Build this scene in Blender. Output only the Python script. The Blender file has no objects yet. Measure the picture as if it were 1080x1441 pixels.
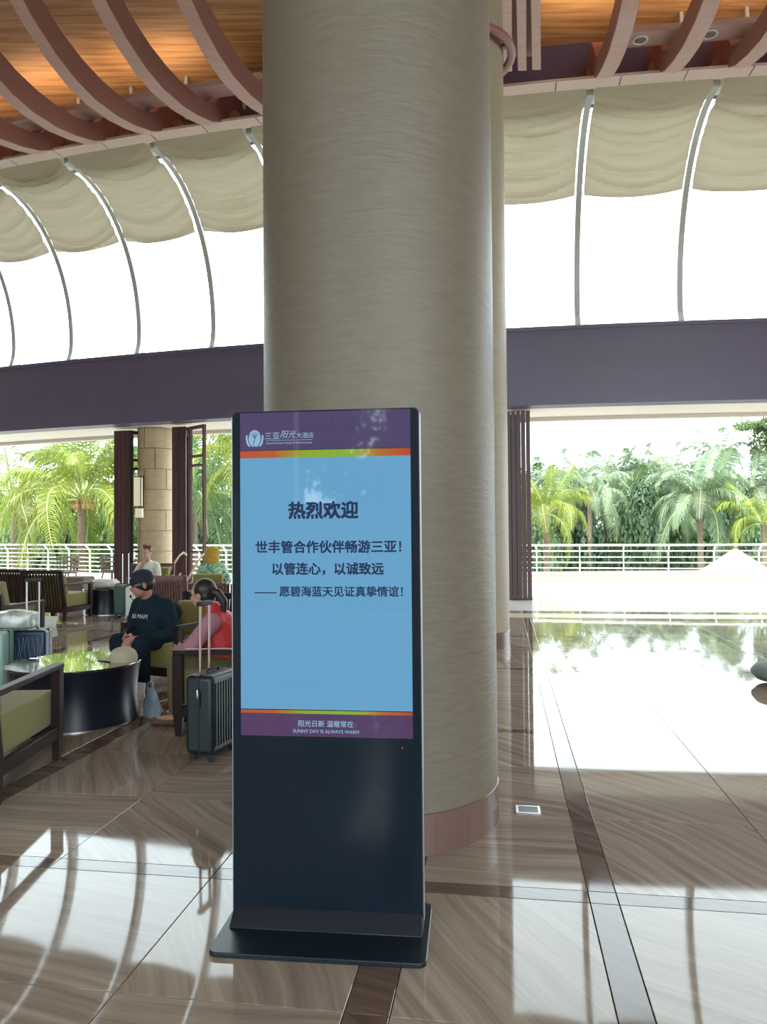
import bpy, bmesh, math, random
from mathutils import Vector, Matrix
PI = math.pi
random.seed(7)
scn = bpy.context.scene
C = scn.collection

# ---------------------------------------------------------------- camera, sky, sun, exposure
cam_d = bpy.data.cameras.new('camera'); cam = bpy.data.objects.new('camera', cam_d); C.objects.link(cam)
cam_d.sensor_fit = 'VERTICAL'; cam_d.sensor_height = 36.0; cam_d.lens = 36.0*1080/1441
cam_d.clip_end = 500
cam.matrix_world = Matrix.Translation((0, 0, 1.45)) @ Matrix.Rotation(PI/2+math.radians(1.4), 4, 'X') @ Matrix.Rotation(-0.0078, 4, 'Z')
scn.camera = cam
w = bpy.data.worlds.new('sky'); scn.world = w; w.use_nodes = True
wn = w.node_tree; bg = wn.nodes['Background']
bg.inputs[0].default_value = (0.82, 0.94, 1.0, 1); bg.inputs[1].default_value = 6.8
sun_d = bpy.data.lights.new('sun', 'SUN'); sun_d.energy = 8.0; sun_d.angle = math.radians(8); sun_d.color = (1, .95, .85)
sun = bpy.data.objects.new('sun', sun_d); C.objects.link(sun)
sun.rotation_euler = Vector((0.25, 0.5, -1.0)).to_track_quat('-Z', 'Y').to_euler()
scn.view_settings.view_transform = 'Standard'; scn.view_settings.look = 'None'
scn.view_settings.gamma = 1; scn.view_settings.use_curve_mapping = False
scn.view_settings.exposure = 0.0

# ---------------------------------------------------------------- materials
MATS = {}
def mat(name, col, rough=.5, metal=0, spec=.5, noise=None, bump=0, emit=None, coat=0, sheen=0, trans=0):
    """noise = (scale xyz, second colour, detail, amount-contrast)"""
    m = bpy.data.materials.new(name); m.use_nodes = True; nt = m.node_tree; n = nt.nodes; p = n['Principled BSDF']
    p.inputs['Base Color'].default_value = (*col, 1); p.inputs['Roughness'].default_value = rough
    p.inputs['Metallic'].default_value = metal; p.inputs['Specular IOR Level'].default_value = spec
    p.inputs['Coat Weight'].default_value = coat; p.inputs['Sheen Weight'].default_value = sheen
    if emit:
        p.inputs['Emission Color'].default_value = (*emit[0], 1); p.inputs['Emission Strength'].default_value = emit[1]
    if noise:
        tc = n.new('ShaderNodeTexCoord'); mp = n.new('ShaderNodeMapping'); mp.inputs['Scale'].default_value = noise[0]
        nz = n.new('ShaderNodeTexNoise'); nz.inputs['Scale'].default_value = 1; nz.inputs['Detail'].default_value = noise[2]
        nz.inputs['Distortion'].default_value = .6
        rp = n.new('ShaderNodeValToRGB'); rp.color_ramp.elements[0].position = .5-noise[3]; rp.color_ramp.elements[1].position = .5+noise[3]
        rp.color_ramp.elements[0].color = (*col, 1); rp.color_ramp.elements[1].color = (*noise[1], 1)
        l = nt.links; l.new(tc.outputs['Object'], mp.inputs[0]); l.new(mp.outputs[0], nz.inputs[0]); l.new(nz.outputs[0], rp.inputs[0])
        l.new(rp.outputs[0], p.inputs['Base Color'])
        if bump:
            b = n.new('ShaderNodeBump'); b.inputs['Strength'].default_value = bump; b.inputs['Distance'].default_value = .01
            l.new(nz.outputs[0], b.inputs['Height']); l.new(b.outputs[0], p.inputs['Normal'])
    if trans:
        tr = n.new('ShaderNodeBsdfTranslucent'); mx = n.new('ShaderNodeMixShader'); mx.inputs[0].default_value = trans
        out = n['Material Output']
        tr.inputs[0].default_value = (*col, 1)
        if noise: nt.links.new(rp.outputs[0], tr.inputs[0])
        nt.links.new(p.outputs[0], mx.inputs[1]); nt.links.new(tr.outputs[0], mx.inputs[2]); nt.links.new(mx.outputs[0], out.inputs[0])
    MATS[name] = m
    return m
def glass_mat(name, tint, gloss=.06, rough=.02):
    m = bpy.data.materials.new(name); m.use_nodes = True; nt = m.node_tree; n = nt.nodes
    n.remove(n['Principled BSDF'])
    t = n.new('ShaderNodeBsdfTransparent'); t.inputs[0].default_value = (*tint, 1)
    g = n.new('ShaderNodeBsdfGlossy'); g.inputs['Roughness'].default_value = rough
    f = n.new('ShaderNodeFresnel'); f.inputs[0].default_value = 1.12+gloss
    mx = n.new('ShaderNodeMixShader'); l = nt.links
    ge = n.new('ShaderNodeNewGeometry'); iv = n.new('ShaderNodeMath'); iv.operation = 'SUBTRACT'; iv.inputs[0].default_value = 1
    ml = n.new('ShaderNodeMath'); ml.operation = 'MULTIPLY'
    l.new(ge.outputs['Backfacing'], iv.inputs[1]); l.new(iv.outputs[0], ml.inputs[0]); l.new(f.outputs[0], ml.inputs[1])
    l.new(ml.outputs[0], mx.inputs[0]); l.new(t.outputs[0], mx.inputs[1]); l.new(g.outputs[0], mx.inputs[2])
    l.new(mx.outputs[0], n['Material Output'].inputs[0])
    return m

M_rib = mat('red_timber', (.26, .115, .10), .45, noise=((1.5, 1.5, 12), (.31, .145, .125), 4, .3))
M_rib_lit = mat('floor_lit_pink_timber', (.50, .31, .265), .5, noise=((1.5, 12, 1.5), (.57, .37, .32), 4, .3))  # rib timber made paler, floor light painted in; for undersides, slats, boards
M_beam = mat('dark_plum_beam', (.10, .08, .135), .4, noise=((.4, .4, 2), (.12, .096, .16), 3, .3))
M_void = mat('plum_board', (.085, .052, .095), .6)
M_soffit = mat('cream_soffit', (.66, .51, .44), .55)
M_soffit_out = mat('pale_soffit', (.7, .62, .54), .35)
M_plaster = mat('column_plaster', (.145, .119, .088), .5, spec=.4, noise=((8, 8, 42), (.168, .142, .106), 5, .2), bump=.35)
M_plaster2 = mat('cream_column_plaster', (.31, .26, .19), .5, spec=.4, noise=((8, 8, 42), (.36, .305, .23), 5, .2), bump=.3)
M_skirt = mat('column_skirting_marble', (.13, .075, .065), .25, noise=((14, 14, .6), (.17, .105, .09), 4, .25))
M_alu = mat('pale_grey_aluminium', (.42, .43, .40), .35, metal=.0)
M_glass = glass_mat('clear_glass', (.96, .99, .98))
M_fabric = mat('cream_shade_fabric', (.47, .40, .29), .9, spec=.1, trans=.13)
M_doorwood = mat('dark_red_door_wood', (.055, .022, .026), .4, noise=((9, 9, .8), (.085, .034, .036), 4, .3))
M_sand = mat('sandstone', (.42, .31, .185), .7, noise=((2, 2, 14), (.50, .385, .24), 6, .25))
M_black = mat('gloss_black_housing', (.006, .012, .02), .09, spec=.4)
M_blackm = mat('satin_black_metal', (.007, .013, .020), .32)
M_grey_edge = mat('silver_edge', (.4, .42, .43), .35, metal=.8)
M_chairwood = mat('dark_walnut', (.018, .009, .010), .45, spec=.22, noise=((12, 12, 1.5), (.030, .015, .015), 4, .3))
M_chairwood_red = mat('reddish_walnut', (.09, .034, .034), .4, noise=((12, 12, 1.5), (.13, .05, .045), 4, .3))
M_olive = mat('olive_upholstery', (.205, .178, .05), .85, spec=.2, sheen=.2, noise=((60, 60, 60), (.235, .205, .06), 3, .3))
M_tan = mat('tan_upholstery', (.22, .18, .10), .85, spec=.2)
M_table = mat('ebony_lacquer', (.008, .009, .02), .3, spec=.35)
M_tabletop = mat('black_glass_top', (.015, .02, .012), .03, spec=.9, coat=1)
M_steel = mat('brushed_steel', (.55, .56, .55), .3, metal=1)
M_navycase = mat('navy_ribbed_shell', (.015, .04, .075), .35)
M_mint = mat('mint_shell', (.30, .47, .42), .4)
M_darkcase = mat('charcoal_ribbed_shell', (.006, .016, .022), .42)
M_greencase = mat('dark_green_shell', (.03, .08, .07), .4)
M_white = mat('white_plastic', (.75, .76, .74), .4)
M_rubber = mat('black_rubber', (.012, .012, .014), .6)
M_rose = mat('champagne_metal_poles', (.55, .40, .38), .3, metal=.9)
M_skin = mat('skin', (.36, .17, .12), .55, noise=((9, 9, 9), (.40, .20, .145), 3, .3))
M_skin2 = mat('fair_skin', (.50, .28, .21), .55)
M_hair = mat('black_hair', (.012, .010, .012), .45, noise=((60, 60, 8), (.025, .02, .02), 4, .3))
M_brownhair = mat('brown_hair', (.10, .035, .02), .5)
M_navy = mat('dark_teal_sweatshirt', (.006, .017, .026), .9, spec=.2, noise=((14, 14, 14), (.009, .022, .033), 4, .3), bump=.5)
M_navy2 = mat('dark_trousers', (.008, .018, .032), .9, spec=.2)
M_capn = mat('navy_cap', (.010, .016, .035), .8)
M_red = mat('red_quilted_vest', (.55, .025, .035), .55, noise=((26, 26, 26), (.62, .04, .05), 2, .2), bump=1.2)
M_pink = mat('mauve_knit_sleeve', (.42, .21, .28), .9, spec=.1)
M_khaki = mat('khaki_trousers', (.14, .12, .055), .9)
M_yellow = mat('mustard_headscarf', (.50, .32, .04), .8, noise=((20, 20, 30), (.34, .2, .02), 4, .3))
M_greentop = mat('green_white_print', (.06, .30, .14), .8, noise=((24, 24, 24), (.5, .62, .5), 5, .08))
M_greytop = mat('pale_grey_cloth', (.5, .5, .46), .9, noise=((5, 5, 25), (.62, .62, .58), 4, .2))
M_beigecap = mat('beige_cotton', (.42, .38, .27), .9)
M_bagclear = mat('grey_plastic_bag', (.22, .27, .34), .3, trans=.3)
M_wrap = mat('silver_plastic_wrap', (.30, .34, .32), .18, spec=.8, noise=((7, 7, 7), (.6, .66, .62), 5, .12), bump=1.5)
M_rail = mat('white_painted_steel', (.78, .78, .72), .5)
M_deck = mat('white_terrace_stone', (.55, .54, .51), .16, noise=((.8, 6, 1), (.66, .64, .61), 4, .3))
M_wicker = mat('brown_wicker', (.20, .15, .12), .8, noise=((40, 40, 40), (.10, .07, .05), 2, .2))
M_trunk = mat('palm_trunk', (.24, .17, .12), .9, noise=((6, 6, 26), (.14, .10, .07), 4, .2), bump=.6)
M_frond_y = mat('yellow_green_palm_leaf', (.17, .24, .03), .5, noise=((1.2, 1.2, 1.2), (.24, .27, .04), 2, .2), trans=.4)  # yellow-green leaf colour
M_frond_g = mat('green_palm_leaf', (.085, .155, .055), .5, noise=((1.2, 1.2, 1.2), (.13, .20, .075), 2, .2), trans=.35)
M_frond_h = mat('haze_tinted_palm_leaf', (.13, .19, .11), .5, noise=((1.2, 1.2, 1.2), (.22, .28, .16), 2, .2), trans=.35)  # distance haze put into the leaf colour as a paler green
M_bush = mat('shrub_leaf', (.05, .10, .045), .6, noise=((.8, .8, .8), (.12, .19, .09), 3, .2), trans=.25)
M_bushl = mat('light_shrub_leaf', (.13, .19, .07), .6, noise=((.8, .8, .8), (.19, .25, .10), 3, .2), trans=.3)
M_stalk = mat('orange_fruit_stalk', (.35, .20, .07), .8)
M_ground = mat('garden_ground', (.10, .14, .07), .95)
M_canopy = mat('cream_canopy', (.30, .27, .19), .8, trans=.1)
M_wall = mat('lobby_wall_plaster', (.52, .46, .38), .8)
M_lampshade = mat('lantern_paper', (.75, .68, .5), .7, emit=((1, .9, .65), .25))
M_darkmetal = mat('dark_bronze', (.04, .025, .02), .45, metal=.5)
M_paper = mat('white_paper', (.75, .75, .75), .8)

def plank_mat():
    m = bpy.data.materials.new('wood_plank_ceiling'); m.use_nodes = True; nt = m.node_tree; n = nt.nodes; p = n['Principled BSDF']; l = nt.links
    tc = n.new('ShaderNodeTexCoord'); mp = n.new('ShaderNodeMapping'); mp.inputs['Scale'].default_value = (.7, 9, 1)
    nz = n.new('ShaderNodeTexNoise'); nz.inputs['Scale'].default_value = 1.2; nz.inputs['Detail'].default_value = 5
    rp = n.new('ShaderNodeValToRGB'); e = rp.color_ramp.elements
    e[0].position = .35; e[0].color = (.42, .185, .07, 1); e[1].position = .65; e[1].color = (.62, .35, .155, 1)
    wv = n.new('ShaderNodeTexWave'); wv.bands_direction = 'Y'; wv.inputs['Scale'].default_value = 1.6; wv.wave_profile = 'SAW'
    cr = n.new('ShaderNodeValToRGB'); cr.color_ramp.elements[0].position = .0; cr.color_ramp.elements[0].color = (.55, .55, .55, 1)
    cr.color_ramp.elements[1].position = .12; cr.color_ramp.elements[1].color = (1, 1, 1, 1)
    mx = n.new('ShaderNodeMixRGB'); mx.blend_type = 'MULTIPLY'; mx.inputs[0].default_value = 1
    l.new(tc.outputs['Object'], mp.inputs[0]); l.new(mp.outputs[0], nz.inputs[0]); l.new(nz.outputs[0], rp.inputs[0])
    l.new(tc.outputs['Object'], wv.inputs[0]); l.new(wv.outputs[0], cr.inputs[0])
    l.new(rp.outputs[0], mx.inputs[1]); l.new(cr.outputs[0], mx.inputs[2]); l.new(mx.outputs[0], p.inputs['Base Color'])
    p.inputs['Roughness'].default_value = .5
    return m
M_plank = plank_mat()

def marble(name, c0, c1, c2, rough=.09):
    m = bpy.data.materials.new(name); m.use_nodes = True; nt = m.node_tree; n = nt.nodes; p = n['Principled BSDF']; l = nt.links
    tc = n.new('ShaderNodeTexCoord'); oi = n.new('ShaderNodeObjectInfo')
    # every slab gets its own angle and offset
    ml = n.new('ShaderNodeMath'); ml.operation = 'MULTIPLY'; ml.inputs[1].default_value = 6.0
    fl = n.new('ShaderNodeMath'); fl.operation = 'FLOOR'; mr = n.new('ShaderNodeMath'); mr.operation = 'MULTIPLY'; mr.inputs[1].default_value = .26
    off = n.new('ShaderNodeMath'); off.operation = 'MULTIPLY'; off.inputs[1].default_value = 37.0
    vr = n.new('ShaderNodeVectorRotate'); vr.rotation_type = 'Z_AXIS'
    add = n.new('ShaderNodeVectorMath'); add.operation = 'ADD'
    mp = n.new('ShaderNodeMapping'); mp.inputs['Scale'].default_value = (.8, 20, 1)
    nz = n.new('ShaderNodeTexNoise'); nz.inputs['Scale'].default_value = 1.; nz.inputs['Detail'].default_value = 6; nz.inputs['Roughness'].default_value = .6
    nz.inputs['Distortion'].default_value = .5
    warp = n.new('ShaderNodeTexNoise'); warp.inputs['Scale'].default_value = .9; warp.inputs['Detail'].default_value = 2
    wm = n.new('ShaderNodeVectorMath'); wm.operation = 'MULTIPLY_ADD'; wm.inputs[1].default_value = (.0, .22, 0)
    l.new(oi.outputs['Random'], ml.inputs[0]); l.new(ml.outputs[0], fl.inputs[0]); l.new(fl.outputs[0], mr.inputs[0])
    l.new(tc.outputs['Object'], vr.inputs[0]); l.new(mr.outputs[0], vr.inputs['Angle'])
    l.new(oi.outputs['Random'], off.inputs[0]); l.new(vr.outputs[0], add.inputs[0]); l.new(off.outputs[0], add.inputs[1])
    l.new(add.outputs[0], warp.inputs[0]); l.new(warp.outputs['Color'], wm.inputs[0]); l.new(add.outputs[0], wm.inputs[2])
    l.new(wm.outputs[0], mp.inputs[0]); l.new(mp.outputs[0], nz.inputs[0])
    rp = n.new('ShaderNodeValToRGB'); e = rp.color_ramp.elements
    e[0].position = .32; e[0].color = (*c0, 1); e[1].position = .68; e[1].color = (*c2, 1)
    k = e.new(.5); k.color = (*c1, 1)
    l.new(nz.outputs[0], rp.inputs[0]); l.new(rp.outputs[0], p.inputs['Base Color'])
    rn = n.new('ShaderNodeTexNoise'); rn.inputs['Scale'].default_value = 2.2; rn.inputs['Detail'].default_value = 4
    rr = n.new('ShaderNodeMapRange'); rr.inputs[1].default_value = .3; rr.inputs[2].default_value = .7; rr.inputs[3].default_value = rough*.6; rr.inputs[4].default_value = rough*1.6
    l.new(tc.outputs['Object'], rn.inputs[0]); l.new(rn.outputs[0], rr.inputs[0]); l.new(rr.outputs[0], p.inputs['Roughness'])
    p.inputs['IOR'].default_value = 1.37
    return m
M_marble = marble('wood_grain_marble', (.215, .165, .13), (.30, .245, .195), (.38, .32, .26), .035)
M_band = marble('brown_border_marble', (.085, .055, .042), (.135, .09, .07), (.18, .13, .10), .045)
M_grout = mat('floor_grout', (.10, .08, .06), .8)

# ---------------------------------------------------------------- mesh builder
class MB:
    def __init__(s): s.v = []; s.f = []
    def add(s, vs, fs, mx=None):
        o = len(s.v)
        s.v += [tuple((mx @ Vector(p)) if mx else p) for p in vs]
        s.f += [tuple(i+o for i in f) for f in fs]
        return s
    def box(s, x0, x1, y0, y1, z0, z1, mx=None):
        vs = [(x0,y0,z0),(x1,y0,z0),(x1,y1,z0),(x0,y1,z0),(x0,y0,z1),(x1,y0,z1),(x1,y1,z1),(x0,y1,z1)]
        return s.add(vs, [(3,2,1,0),(4,5,6,7),(0,1,5,4),(1,2,6,5),(2,3,7,6),(3,0,4,7)], mx)
    def bar(s, a, b, wx, wz, up=(0,0,1)):
        a = Vector(a); b = Vector(b); d = (b-a); L = d.length; d.normalize(); u = Vector(up)
        if abs(d.dot(u)) > .98: u = Vector((0,1,0))
        r = d.cross(u).normalized(); u = r.cross(d)
        vs = []
        for p in (a, b):
            for sx, sz in ((-1,-1),(1,-1),(1,1),(-1,1)): vs.append(tuple(p + r*sx*wx/2 + u*sz*wz/2))
        return s.add(vs, [(0,1,2,3),(7,6,5,4),(0,4,5,1),(1,5,6,2),(2,6,7,3),(3,7,4,0)])
    def tube(s, pts, r, seg=8, cap=True):
        pts = [Vector(p) for p in pts]; n = len(pts)
        rs = r if isinstance(r, (list, tuple)) else [r]*n
        vs = []; pu = None
        for i, p in enumerate(pts):
            d = (pts[min(i+1, n-1)]-pts[max(i-1, 0)]).normalized()
            u = pu if pu else (Vector((0,0,1)) if abs(d.z) < .95 else Vector((1,0,0)))
            a = d.cross(u)
            if a.length < 1e-5: a = d.cross(Vector((0,1,0)))
            a.normalize(); b = a.cross(d).normalized(); pu = b
            for k in range(seg):
                t = 2*PI*k/seg; vs.append(tuple(p + a*math.cos(t)*rs[i] + b*math.sin(t)*rs[i]))
        fs = [(i*seg+k, i*seg+(k+1)%seg, (i+1)*seg+(k+1)%seg, (i+1)*seg+k) for i in range(n-1) for k in range(seg)]
        if cap: fs += [tuple(range(seg-1, -1, -1)), tuple((n-1)*seg+k for k in range(seg))]
        return s.add(vs, fs)
    def lathe(s, prof, seg=32, mx=None, cap=True):
        vs = []; n = len(prof)
        for r, z in prof:
            for k in range(seg): t = 2*PI*k/seg; vs.append((r*math.cos(t), r*math.sin(t), z))
        fs = [(i*seg+k, i*seg+(k+1)%seg, (i+1)*seg+(k+1)%seg, (i+1)*seg+k) for i in range(n-1) for k in range(seg)]
        if cap: fs += [tuple(range(seg-1, -1, -1)), tuple((n-1)*seg+k for k in range(seg))]
        return s.add(vs, fs, mx)
    def ell(s, c, r, seg=16, rings=10, mx=None):
        vs = [(c[0], c[1], c[2]-r[2])]
        for i in range(1, rings):
            ph = -PI/2+PI*i/rings
            for k in range(seg):
                t = 2*PI*k/seg; vs.append((c[0]+r[0]*math.cos(ph)*math.cos(t), c[1]+r[1]*math.cos(ph)*math.sin(t), c[2]+r[2]*math.sin(ph)))
        vs.append((c[0], c[1], c[2]+r[2])); n = len(vs)
        fs = [(0, 1+(k+1)%seg, 1+k) for k in range(seg)]
        for i in range(rings-2):
            for k in range(seg): a = 1+i*seg; fs.append((a+k, a+(k+1)%seg, a+seg+(k+1)%seg, a+seg+k))
        a = 1+(rings-2)*seg; fs += [(a+k, a+(k+1)%seg, n-1) for k in range(seg)]
        return s.add(vs, fs, mx)
    def cap(s, a, b, ra, rb, seg=14):
        """tapered capsule for bodies"""
        a = Vector(a); b = Vector(b); d = b-a; L = d.length
        q = d.to_track_quat('Z', 'Y').to_matrix().to_4x4(); mx = Matrix.Translation(a) @ q
        pr = [(.001, -ra)]
        for i in range(1, 5): t = PI/2*i/5; pr.append((ra*math.sin(t), -ra*math.cos(t)))
        pr += [(ra, 0), (rb, L)]
        for i in range(1, 5): t = PI/2*i/5; pr.append((rb*math.cos(t), L+rb*math.sin(t)))
        pr.append((.001, L+rb))
        return s.lathe(pr, seg, mx)
    def prism(s, poly, axis_fn, t0, t1):
        """poly list of 2D; axis_fn(u, v, t) -> 3D"""
        n = len(poly)
        vs = [axis_fn(u, v, t0) for u, v in poly]+[axis_fn(u, v, t1) for u, v in poly]
        fs = [tuple(range(n-1, -1, -1)), tuple(range(n, 2*n))]+[(i, (i+1) % n, n+(i+1) % n, n+i) for i in range(n)]
        return s.add(vs, fs)
    def mesh(s, name):
        m = bpy.data.meshes.new(name); m.from_pydata([tuple(v) for v in s.v], [], s.f); m.update()
        bm = bmesh.new(); bm.from_mesh(m); bmesh.ops.recalc_face_normals(bm, faces=bm.faces); bm.to_mesh(m); bm.free()
        return m
def smooth(me, ang=40):
    me.polygons.foreach_set('use_smooth', [True]*len(me.polygons))
    try: me.set_sharp_from_angle(angle=math.radians(ang))
    except Exception: pass
def obj(name, mb, m, parent=None, bevel=0, sm=False, loc=None, rot=None, recalc=True, seg=2):
    if isinstance(mb, MB):
        me = mb.mesh(name) if recalc else bpy.data.meshes.new(name)
        if not recalc: me.from_pydata([tuple(v) for v in mb.v], [], mb.f); me.update()
    else: me = mb
    if m and not me.materials: me.materials.append(m)
    if sm: smooth(me)
    o = bpy.data.objects.new(name, me); C.objects.link(o)
    if parent: o.parent = parent
    if loc: o.location = loc
    if rot: o.rotation_euler = rot
    if bevel:
        b = o.modifiers.new('bevel', 'BEVEL'); b.width = bevel; b.segments = seg; b.limit_method = 'ANGLE'
        b.harden_normals = False
        smooth(me, 40)
    return o
def tag(o, label=None, cat=None, group=None, kind=None):
    if label: o['label'] = label
    if cat: o['category'] = cat
    if group: o['group'] = group
    if kind: o['kind'] = kind
    return o
def thing(name, label, cat, loc=(0,0,0), rz=0, group=None, kind=None):
    o = bpy.data.objects.new(name, None); o.empty_display_size = .1; C.objects.link(o); o.location = loc; o.rotation_euler = (0,0,rz)
    return tag(o, label, cat, group, kind)
def struct(name, mb, m, **k):
    o = obj(name, mb, m, **k); o['kind'] = 'structure'; return o
def dup(root, label=None, loc=None, rz=None, group=None, scale=None):
    r = root.copy(); C.objects.link(r)
    if label: r['label'] = label
    if group: r['group'] = group
    if loc: r.location = loc
    if rz is not None: r.rotation_euler = (0,0,rz)
    if scale: r.scale = scale
    for ch in list(root.children):
        c = ch.copy(); C.objects.link(c); c.parent = r
        for g in list(ch.children):
            d = g.copy(); C.objects.link(d); d.parent = c
    return r
def remeshed(name, mb, m, parent, voxel=.012, it=4):
    me = mb.mesh(name); o = bpy.data.objects.new(name, me); C.objects.link(o)
    r = o.modifiers.new('r', 'REMESH'); r.mode = 'VOXEL'; r.voxel_size = voxel; r.use_smooth_shade = True
    s = o.modifiers.new('s', 'SMOOTH'); s.factor = .5; s.iterations = it
    dg = bpy.context.evaluated_depsgraph_get(); me2 = bpy.data.meshes.new_from_object(o.evaluated_get(dg), depsgraph=dg)
    bpy.data.objects.remove(o); bpy.data.meshes.remove(me)
    me2.materials.clear(); me2.materials.append(m)
    me2.polygons.foreach_set('use_smooth', [True]*len(me2.polygons))
    p = bpy.data.objects.new(name, me2); C.objects.link(p); p.parent = parent
    return p

# ---------------------------------------------------------------- facade geometry
def F(x):
    return 16.14-.212*x+.0088*x*x
def Fn(x):
    d = -.212+.0176*x; k = math.hypot(d, 1); return (d/k, -1/k)      # unit normal pointing indoors
def fac(x, t=0.0):
    nx, ny = Fn(x); return (x+nx*t, F(x)+ny*t)
def strip(mb, x0, x1, t0, t1, z0, z1, n=24):
    """curved solid following the facade between offsets t0..t1 and heights z0..z1"""
    vs = []
    for i in range(n+1):
        x = x0+(x1-x0)*i/n; a = fac(x, t0); b = fac(x, t1)
        vs += [(*a, z0), (*b, z0), (*b, z1), (*a, z1)]
    fs = [(3,2,1,0), (4*n, 4*n+1, 4*n+2, 4*n+3)]
    for i in range(n):
        a = 4*i; b = a+4
        for k in range(4): fs.append((a+k, a+(k+1) % 4, b+(k+1) % 4, b+k))
    return mb.add(vs, fs)

XL, XR = -20.9, 12.5
# ---------------------------------------------------------------- floor
TH = math.atan(.155); ct, st = math.cos(TH), math.sin(TH)
def uv(u, v): return (u*ct+v*st, -u*st+v*ct)
fl = MB(); fl.box(-21, 19, -9, 27, -.3, -.02)
floor = struct('floor', fl, M_grout)
us = [(-20.5+.85*i) for i in range(0)]
ub = []                                       # (u0, u1, is_band)
def cells(a, b, n, band):
    out = []; w_ = (b-a)/n
    for i in range(n): out.append((a+i*w_, a+(i+1)*w_, False))
    return out
U = []
base = -.49
u_edges = []
# bands every .77 / 2.35 m alternately, as the inlaid borders run in the photograph
U += cells(-2.70, -.49, 3, 0); U.append((-.49, -.35, True)); U += cells(-.35, .32, 1, 0); U.append((.32, .43, True)); U += cells(.43, 2.7, 3, 0)
U.append((2.7, 2.85, True)); U.append((-2.85, -2.70, True))
for k in range(1, 8):
    o_ = 2.85+(k-1)*2.7
    U += cells(o_, o_+2.55, 3, 0); U.append((o_+2.55, o_+2.7, True))
    U += cells(-o_-2.55, -o_, 3, 0); U.append((-o_-2.7, -o_-2.55, True))
V = [(3.10, 3.20, True)]
for k in range(0, 9):
    a = 3.20+k*2.5; V += cells(a, a+2.4, 3, 0); V.append((a+2.4, a+2.5, True))
for k in range(0, 5):
    b = 3.10-k*2.5; V += cells(b-2.4, b, 3, 0); V.append((b-2.5, b-2.4, True))
tiles = []; far = {0: MB(), 1: MB()}
THRESH = 2.35
for (u0, u1, bu) in U:
    for (v0, v1, bv) in V:
        cu, cv = (u0+u1)/2, (v0+v1)/2; x, y = uv(cu, cv)
        if x < -19 or x > 17 or y < -8.6 or y > F(x)-2.1: continue
        # keep whole slabs out of the pale threshold strip
        vis = y > 1.7 and abs(x) < .54*y+.6 and y < F(x)-.4
        tiles.append((math.hypot(x, y) if vis else 1e3+math.hypot(x, y), u0, u1, v0, v1, bu or bv))
tiles.sort(key=lambda t: t[0])
tm = {}
rng = random.Random(3)
for i, (d, u0, u1, v0, v1, b) in enumerate(tiles):
    cu, cv = (u0+u1)/2, (v0+v1)/2; hu, hv = (u1-u0)/2-.0015, (v1-v0)/2-.0015
    x, y = uv(cu, cv)
    if i < 300 and d < 1e3:
        key = (round(hu, 3), round(hv, 3), b)
        if key not in tm:
            q = MB(); e = .0015
            q.add([(-hu,-hv,-.02),(hu,-hv,-.02),(hu,hv,-.02),(-hu,hv,-.02),(-hu,-hv,-e),(hu,-hv,-e),(hu,hv,-e),(-hu,hv,-e),
                   (-hu+e,-hv+e,0),(hu-e,-hv+e,0),(hu-e,hv-e,0),(-hu+e,hv-e,0)],
                  [(3,2,1,0),(0,1,5,4),(1,2,6,5),(2,3,7,6),(3,0,4,7),(4,5,9,8),(5,6,10,9),(6,7,11,10),(7,4,8,11),(8,9,10,11)])
            tm[key] = q.mesh('tile'); tm[key].materials.append(M_band if b else M_marble)
        o = bpy.data.objects.new('tile', tm[key]); C.objects.link(o); o.parent = floor
        o.location = (x, y, rng.uniform(-.0006, .0)); o.rotation_euler = (rng.uniform(-.0006, .0006), rng.uniform(-.0006, .0006), -TH)
    else:
        far[1 if b else 0].box(-hu, hu, -hv, hv, -.02, 0, Matrix.Translation((x, y, 0)) @ Matrix.Rotation(-TH, 4, 'Z'))
for k in (0, 1):
    o = obj('distant_tiles' if not k else 'distant_border_tiles', far[k], M_band if k else M_marble, floor); o['kind'] = 'stuff'
q = MB(); strip(q, XL, XR, 2.35, 2.95, -.01, .004, 40)
obj('threshold_strip', q, mat('cream_threshold_stone', (.6, .52, .40), .15), floor)

# ---------------------------------------------------------------- terrace floor
RAIL = [(13, 19.4), (8.3, 20.05), (5, 20.85), (1, 22.1), (-3, 23.8), (-6, 25.3), (-9, 27.2), (-12, 28.9), (-16, 30.8), (-21, 32.6)]
q = MB()
vs = []; n = 0
def rail_y(x):
    for (x1, y1), (x0, y0) in zip(RAIL, RAIL[1:]):
        if x0 <= x <= x1: return y0+(y1-y0)*(x-x0)/(x1-x0)
    return RAIL[0][1] if x > 13 else RAIL[-1][1]
N = 30
for i in range(N+1):
    x = -21+34*i/N; vs += [(x, F(x)-2.78, -.25), (x, rail_y(x)+.15, -.25), (x, rail_y(x)+.15, -.004), (x, F(x)-2.78, -.004)]  # stretch inside the doors kept white, daylight brightness put into its colour
fs = [(3,2,1,0), (4*N, 4*N+1, 4*N+2, 4*N+3)]
for i in range(N):
    a = 4*i; b = a+4
    for k in range(4): fs.append((a+k, a+(k+1) % 4, b+(k+1) % 4, b+k))
q.add(vs, fs)
tag(obj('terrace_floor', q, M_deck), kind='structure')

# ---------------------------------------------------------------- main beam, soffit, fascia
q = MB(); strip(q, XL, XR, 0, -.45, 3.98, 5.55, 40)
trim1 = struct('trim_1', q, M_beam)
q = MB(); strip(q, XL, XR, .03, -.02, 5.50, 5.58, 40); obj('beam_cap', q, M_beam, trim1)
q = MB(); strip(q, XL, XR, -.45, -1.8, 3.99, 4.25, 40)
struct('trim_2', q, M_soffit_out)
q = MB(); strip(q, XL, XR, -1.8, -1.95, 3.90, 4.4, 40)
struct('trim_3', q, M_soffit_out)
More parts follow.
